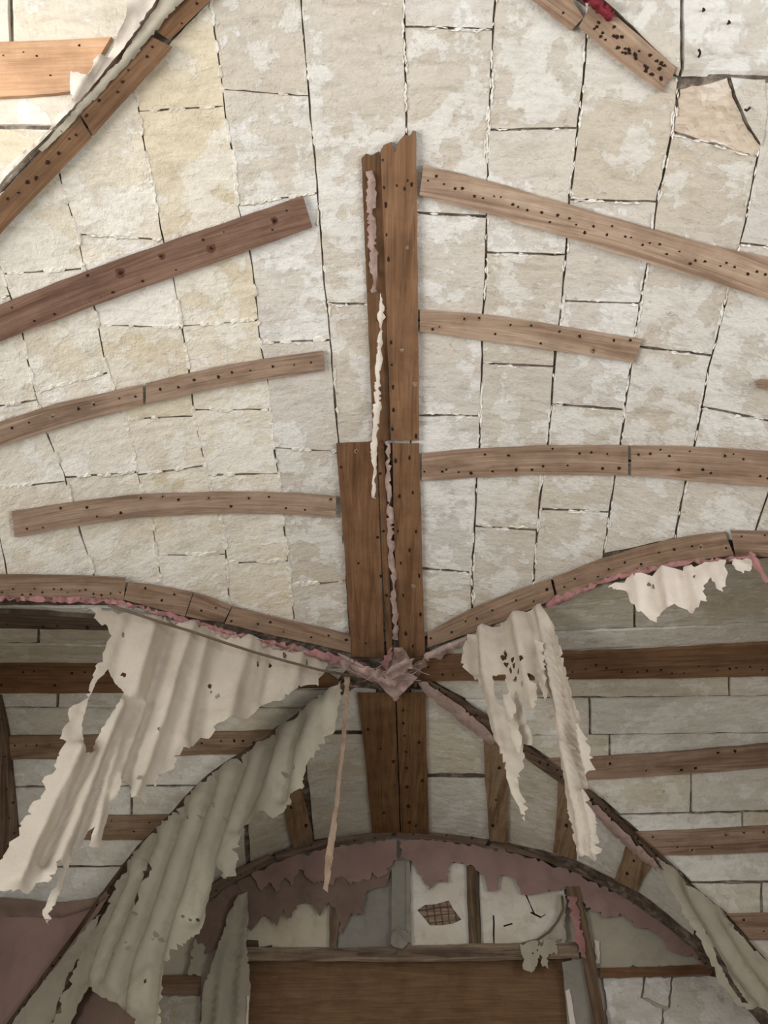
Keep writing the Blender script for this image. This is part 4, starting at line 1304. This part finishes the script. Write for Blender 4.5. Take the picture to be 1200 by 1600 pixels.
SC = plane_surf(hit_main(530, 1070), hit_main(95, 1490), 0.12)
C_OUT = [(536, 1064), (505, 1085), (470, 1115), (425, 1150), (375, 1182), (325, 1215), (295, 1245), (270, 1275), (215, 1330), (180, 1385), (160, 1430), (138, 1460), (118, 1510), (100, 1545), (80, 1600), (70, 1650), (100, 1650), (106, 1600), (122, 1565), (130, 1553), (143, 1543), (160, 1560), (180, 1567), (200, 1583), (213, 1592), (212, 1650), (252, 1650), (257, 1600), (260, 1550), (263, 1513), (283, 1487), (297, 1467), (310, 1457), (317, 1423), (325, 1393), (329, 1370), (343, 1352), (350, 1372), (370, 1367), (373, 1335), (381, 1300), (400, 1275), (420, 1272), (430, 1281), (446, 1270), (456, 1258), (454, 1242), (472, 1232), (477, 1205), (492, 1180), (510, 1162), (520, 1145), (528, 1110), (535, 1090)]
C_HOLES = [[(222, 1362), (238, 1350), (243, 1358), (236, 1375), (226, 1386)], [(214, 1408), (222, 1397), (225, 1406), (218, 1418)], [(142, 1503), (152, 1496), (150, 1506), (144, 1509)]] + spots([(212, 1425), (217, 1430), (203, 1476), (204, 1484), (248, 1463), (244, 1470), (252, 1468), (290, 1435), (302, 1434), (296, 1436), (273, 1318), (276, 1310), (300, 1281), (314, 1277), (350, 1278), (462, 1200), (445, 1210), (400, 1255), (184, 1495), (232, 1535), (340, 1262), (425, 1175)], 2.6, rngH)
V_ = [[(245, 1312), (205, 1410), (160, 1530)], [(285, 1270), (250, 1370), (200, 1520), (192, 1570)], [(335, 1222), (300, 1330), (250, 1490), (232, 1620)], [(380, 1190), (350, 1290), (300, 1440)], [(432, 1158), (405, 1230), (372, 1300)], [(475, 1122), (452, 1190), (440, 1250)], [(200, 1370), (165, 1450), (135, 1530)]]
R_ = [[(262, 1292), (226, 1390), (178, 1540)], [(308, 1245), (275, 1350), (222, 1510), (210, 1570)], [(358, 1205), (325, 1310), (275, 1465), (248, 1620)], [(405, 1175), (378, 1260), (350, 1345)], [(455, 1140), (430, 1210), (412, 1265)], [(500, 1105), (480, 1170)], [(220, 1345), (185, 1430), (148, 1525)]]
fC = folds([(l, -0.034, 6) for l in V_] + [(l, 0.03, 15) for l in R_], 0.012, 0.012, 22, 0.013)
cloth('hanging_cloth', 'long grey corrugated cloth draped below the left slanting rib', C_OUT, SC, M_CLOTH_GREY, lambda x, y: 1.3 * fC(x, y), C_HOLES, step=6, seed=82, jit=3.0, rag=6)
cloth('cloth_scrap', 'brown lower layer under the torn hem of the long grey cloth', [(118, 1560), (130, 1540), (160, 1545), (200, 1570), (222, 1580), (222, 1660), (90, 1660)], plane_surf(hit_main(530, 1070), hit_main(95, 1490), 0.04), M_MAROON, folds([], 0.015, 0.03, 23), step=11, seed=83)

SD = plane_surf(hit_main(1030, 1345), hit_main(1190, 1495), 0.08)
D_OUT = [(1027, 1336), (1054, 1354), (1098, 1398), (1135, 1430), (1165, 1468), (1205, 1504), (1250, 1550), (1250, 1625), (1200, 1588), (1188, 1572), (1174, 1579), (1155, 1572), (1135, 1548), (1122, 1535), (1112, 1510), (1104, 1492), (1095, 1475), (1077, 1446), (1066, 1428), (1054, 1402), (1037, 1376)]
cloth('hanging_cloth', 'narrow pleated grey cloth below the right slanting rib at the lower right', D_OUT, SD, M_CLOTH_GREY, folds([([(1050, 1365), (1090, 1450), (1130, 1510), (1175, 1570)], 0.035, 9), ([(1070, 1380), (1110, 1450), (1150, 1520), (1190, 1570)], -0.035, 8), ([(1095, 1405), (1135, 1470), (1200, 1560)], 0.03, 9), ([(1130, 1435), (1170, 1500), (1240, 1590)], -0.025, 10)], 0.01, 0.02, 24, 0.022),
      [[(1110, 1482), (1120, 1484), (1132, 1515), (1150, 1545), (1168, 1570), (1160, 1566), (1138, 1538), (1120, 1505)], [(1097, 1452), (1101, 1454), (1104, 1463), (1100, 1462)]], step=8, seed=84, jit=1.5)
SE = plane_surf(hit_main(960, 900), hit_main(1150, 868), 0.03)
cloth('cloth_scrap', 'short pale ragged cloth under the right arch at the right', [(950, 918), (980, 903), (1040, 888), (1100, 878), (1134, 874), (1138, 896), (1131, 924), (1122, 921), (1110, 900), (1100, 915), (1105, 940), (1080, 956), (1060, 949), (1030, 954), (1025, 971), (1000, 959), (987, 944), (976, 922)], SE, M_CLOTH_WHITE, folds([([(1040, 890), (1050, 950)], 0.03, 8), ([(1060, 888), (1070, 950)], -0.025, 8), ([(1000, 900), (1005, 960)], 0.02, 10), ([(1020, 895), (1028, 960)], -0.02, 8)], 0.012, 0.03, 25, 0.022), spots([(1013, 912), (1085, 900), (1018, 913)], 2.2, rngH), step=7, seed=85, rag=6)
cloth('cloth_scrap', 'tiny pale scrap at the right end of the right arch', [(1140, 876), (1178, 872), (1176, 890), (1162, 895), (1150, 890)], SE, M_CLOTH_WHITE, folds([([(1150, 880), (1170, 886)], 0.02, 5)], 0.01, 0.05, 26), step=6, seed=86, rag=5)

# pink seam cloths squeezed under the arch boards
cloth('pink_seam_cloth', 'rose pink cloth edge squeezed under the left arch boards', [(-34, 930), (60, 931), (150, 932), (200, 941), (260, 956), (320, 974), (380, 989), (440, 1002), (500, 1017), (560, 1034), (604, 1046), (590, 1058), (540, 1044), (480, 1026), (420, 1012), (400, 1009), (330, 989), (290, 976), (230, 956), (180, 945), (100, 941), (-34, 938)], lambda x, y, o=0.0: hit_main(x, y, 0.03 + o), M_PINK_BRIGHT, folds([([(200, 946), (320, 980), (440, 1008), (580, 1048)], 0.03, 3)], 0.03, 0.12, 27), step=4.5, seed=87, jit=2.6, rag=7)
cloth('pink_seam_cloth', 'dull pink frayed cloth bunched under the middle of the left arch', [(250, 966), (300, 976), (360, 992), (420, 1006), (470, 1020), (430, 1014), (400, 1014), (380, 1002), (350, 1000), (310, 988), (280, 980)], lambda x, y, o=0.0: hit_main(x, y, 0.05 + o), M_DUST, folds([([(270, 974), (350, 996), (420, 1010)], 0.02, 3)], 0.03, 0.12, 28), step=5, seed=88, jit=1.5, rag=6)
cloth('pink_seam_cloth', 'rose pink cloth edge along the underside of the right arch', [(846, 948), (870, 930), (920, 911), (980, 892), (1040, 880), (1100, 872), (1178, 867), (1178, 877), (1100, 881), (1040, 889), (980, 902), (920, 922), (880, 942), (856, 952)], lambda x, y, o=0.0: hit_main(x, y, 0.03 + o), M_PINK_BRIGHT, folds([([(860, 944), (960, 904), (1060, 882), (1170, 871)], 0.025, 3)], 0.03, 0.12, 29), step=4.5, seed=89, jit=2.4, rag=7)
cloth('cloth_scrap', 'dangling bright pink tassel of cloth at the right end of the right arch', [(1174, 868), (1184, 870), (1192, 888), (1206, 912), (1200, 916), (1190, 902), (1180, 890)], SE, M_PINK_BRIGHT, folds([([(1178, 870), (1200, 912)], 0.02, 3)], 0.006, 0.08, 30), step=5, seed=90, jit=0.8, rag=5, base=0.02)
cloth('cloth_scrap', 'dull frayed cloth twisted along the first part of the right arch', [(662, 1022), (700, 1006), (730, 994), (734, 1000), (716, 1012), (700, 1018), (690, 1030), (676, 1028), (664, 1040)], lambda x, y, o=0.0: hit_main(x, y, 0.04 + o), M_DUST, folds([([(665, 1028), (730, 998)], 0.03, 5)], 0.02, 0.08, 31), step=5, seed=91, jit=1.5, rag=5)
cloth('cloth_scrap', 'dusty pink cloth strip along the upper part of the right slanting rib', [(652, 1064), (668, 1066), (720, 1104), (762, 1140), (775, 1158), (768, 1164), (730, 1138), (690, 1106), (660, 1080)], lambda x, y, o=0.0: hit_main(x, y, 0.05 + o), M_DUST, folds([([(660, 1070), (770, 1158)], 0.02, 6)], 0.01, 0.05, 32), step=6, seed=92, jit=1.2)
cloth('cloth_scrap', 'frayed grey cloth strip along the lower part of the right slanting rib', [(905, 1240), (925, 1252), (960, 1284), (1000, 1322), (1030, 1352), (1026, 1362), (1000, 1342), (970, 1316), (940, 1284), (912, 1258)], lambda x, y, o=0.0: hit_main(x, y, 0.05 + o), M_DUST, folds([([(910, 1248), (1025, 1355)], 0.02, 5)], 0.012, 0.06, 33), step=6, seed=93, jit=2.0)

# folded cloth in the upper left corner
SF = lambda x, y, o=0.0: hit_main(x, y, 0.035 + o)
cloth('folded_cloth', 'outer white fold of cloth over the slanting timber in the upper left', [(204, -40), (198, 0), (197, 25), (184, 52), (168, 90), (160, 86), (153, 86), (145, 94), (141, 114), (130, 116), (122, 113), (110, 111), (109, 128), (112, 159), (85, 184), (78, 204), (54, 221), (28, 244), (0, 269), (-30, 296), (-30, 312), (0, 284), (60, 224), (112, 170), (134, 146), (160, 114), (190, 78), (214, 46), (238, 12), (262, -40)], SF, M_CLOTH_WHITE, folds([([(198, 10), (150, 100), (115, 150)], 0.03, 10), ([(180, 70), (140, 130)], -0.03, 7), ([(100, 180), (20, 260)], 0.02, 8)], 0.015, 0.04, 34), step=7, seed=94, jit=1.2, base=0.02)
cloth('folded_cloth', 'inner grey fold of cloth tucked against the slanting timber in the upper left', [(270, -40), (246, 6), (220, 44), (196, 78), (190, 92), (168, 112), (140, 146), (122, 164), (100, 190), (60, 232), (66, 238), (110, 196), (140, 164), (180, 122), (208, 92), (240, 54), (268, 20), (300, -14), (330, -40)], SF, M_CLOTH_GREY, folds([([(290, -20), (200, 88), (120, 175)], 0.02, 8)], 0.01, 0.04, 35), step=7, seed=95, jit=1.0, base=0.0)
cloth('folded_cloth', 'dark brown sheet standing in for the shade between the two folds in the upper left', [(255, -40), (232, 14), (196, 68), (150, 128), (112, 168), (120, 172), (160, 128), (200, 84), (248, 14), (280, -40)], SF, M_MAROON, None, step=8, seed=96, jit=0.8, base=-0.01)  # added dark sheet: shade of the gap put into its colour
cloth('cloth_scrap', 'crushed red cloth scrap on the slanting board at the top right', [(912, -30), (934, -6), (956, 14), (966, 26), (952, 34), (944, 30), (936, 22), (926, 14), (914, 4), (905, -12)], lambda x, y, o=0.0: hit_main(x, y, 0.05 + o), mat_cloth('crushed_red_cloth', lin(140, 52, 62), lin(116, 44, 52), lin(84, 56, 52), 0.8, 0.5, 9), folds([([(920, -10), (955, 26)], 0.03, 6), ([(915, 2), (945, 28)], -0.02, 3)], 0.045, 0.14, 36), step=3.5, seed=97, jit=3.0, rag=5)

# strips along the ridge seam
ridge = lambda b: (lambda x, y, o=0.0: hit_main(x, y, b + o))
cloth('cloth_strip', 'dusty shreds of cloth in the seam of the upper ridge board', [(572, 268), (582, 266), (588, 300), (586, 340), (590, 400), (588, 456), (580, 458), (578, 420), (574, 360), (573, 310)], ridge(0.03), M_DUST, folds([([(578, 270), (583, 450)], 0.02, 4)], 0.016, 0.07, 40), step=5, seed=100, jit=2.0, rag=6)
cloth('cloth_strip', 'pale pink ragged strip halfway down the upper ridge board', [(594, 458), (600, 480), (602, 496), (597, 510), (598, 560), (594, 590), (596, 640), (588, 650), (584, 620), (588, 560), (592, 510), (590, 490)], ridge(0.045), M_CLOTH_WHITE, folds([([(595, 460), (590, 640)], 0.02, 4)], 0.012, 0.06, 41), step=5, seed=101, jit=1.6, rag=6)
cloth('cloth_strip', 'white tongue of cloth dangling over the joint of the ridge boards', [(582, 632), (594, 628), (592, 660), (590, 690), (588, 730), (587, 780), (580, 776), (583, 740), (578, 700), (582, 670)], ridge(0.06), M_CLOTH_WHITE, folds([([(588, 635), (584, 775)], 0.02, 4)], 0.012, 0.06, 42), step=5, seed=102, jit=1.2, rag=6)
cloth('cloth_strip', 'frayed pinkish strip in the seam of the lower ridge boards', [(602, 690), (609, 690), (612, 760), (616, 850), (620, 930), (622, 1000), (614, 1000), (610, 930), (606, 850), (604, 770)], ridge(0.03), M_DUST, folds([([(606, 700), (617, 990)], 0.02, 3)], 0.018, 0.08, 43), step=5, seed=103, jit=2.2, rag=6)

# tangle at the boss
boss = empty('boss_tangle', hit_main(615, 1050, 0.05))
tag(boss, 'tangle of crumpled dusty cloth where the ribs meet at the boss', 'cloth')
bo = -Vector(boss.location)
for i, (nm, pl, m, b, s) in enumerate((
        ('cloth_fold', [(540, 1036), (570, 1040), (600, 1048), (636, 1046), (652, 1060), (632, 1080), (618, 1096), (606, 1084), (590, 1066), (560, 1056)], M_DUST, 0.10, 1),
        ('cloth_fold', [(596, 1056), (612, 1040), (634, 1030), (648, 1028), (644, 1044), (630, 1054), (612, 1060)], M_DUST, 0.16, 2),
        ('cloth_fold', [(594, 1036), (606, 1018), (615, 1008), (612, 1030), (604, 1048)], M_PINK_BRIGHT, 0.12, 3),
        ('cloth_fold', [(616, 1012), (628, 1010), (640, 1028), (628, 1038), (612, 1040)], M_DUST, 0.08, 4),
        ('cloth_fold', [(526, 1020), (550, 1030), (580, 1046), (600, 1060), (584, 1064), (550, 1056), (536, 1044)], M_DUST, 0.07, 5),
        ('cloth_fold', [(640, 1040), (662, 1028), (668, 1040), (656, 1052), (650, 1074), (640, 1066)], M_MAROON, 0.08, 6))):
    o = cloth(nm, None, pl, ridge(b), m, folds([([pl[0], pl[len(pl) // 2]], 0.03, 6)], 0.04, 0.07, 50 + i), step=4, seed=110 + i, jit=1.2, rag=5, parent=boss)
    o.location = bo
rt = random.Random(9)
for k in range(14):
    x, y = rt.uniform(540, 650), rt.uniform(1040, 1080)
    L, a = rt.uniform(18, 60), rt.uniform(-0.5, 0.5)
    pts = [hit_main(x + math.cos(a) * L * (t - 0.5), y + math.sin(a) * L * (t - 0.5) + rt.uniform(-2, 2), 0.1 + 0.04 * rt.random()) for t in (0, 0.25, 0.5, 0.75, 1)]
    o = tube('frayed_thread', pts, 0.0022, M_DUST, boss, 5)
    o.location = bo

# lath and hanging strip
SLATH = plane_surf(hit_main(130, 946), hit_main(515, 1040), 0.12)
tag(tube('thin_lath', [SLATH(x, y) for x, y in ((170, 946), (205, 957), (250, 972), (300, 987), (350, 1004), (400, 1020), (450, 1034), (500, 1047), (556, 1057))], 0.007, M_WOOD_OLD), 'thin round lath across the big left cloth towards the boss', 'lath')
pt = hit_main(541, 1060, 0.1)
SH = plane_surf(pt, pt + np.array([1.0, 0, 0]))
cloth('hanging_strip', 'thin brown frayed strip hanging from the boss in front of the lunette', [(537, 1058), (547, 1058), (544, 1110), (538, 1170), (532, 1230), (526, 1290), (520, 1345), (512, 1394), (505, 1388), (508, 1340), (518, 1285), (527, 1225), (533, 1165), (538, 1105)], SH, M_BROWN_RAG, folds([([(541, 1060), (510, 1390)], 0.012, 3)], 0.008, 0.05, 60), step=5, seed=120, jit=0.8, rag=8)

# stray nails in the bay overhead
for i, (x, y) in enumerate(((1097, 18), (1136, 38), (1090, 93), (1172, 168))):
    s = hit_side2 if i < 3 else hit_main
    pts = [s(x + dx, y + dy, o) for dx, dy, o in ((0, 0, 0.0), (-2, 2, 0.03), (-5, 5, 0.045), (-8, 3, 0.05))]
    tag(tube('bent_nail', pts, 0.0035, M_NAIL, None, 6), ('bent nail near the top edge in the upper right vault', 'curled nail in the upper right vault, highest to the right', 'bent nail just above the open joint in the upper right', 'short nail in the white block at the right edge')[i], 'nail', 'stray nails in the upper right')
st = board('splintered stub of wood at the right edge, below the second right batten', [(1178, 596), (1190, 592), (1215, 594), (1240, 600), (1240, 612), (1200, 610), (1184, 606)], hit_main, M_WOOD_GREY, (0.8, 0.75, 0.7), t=0.03, seed=140, name='wood_stub', cat='wood')
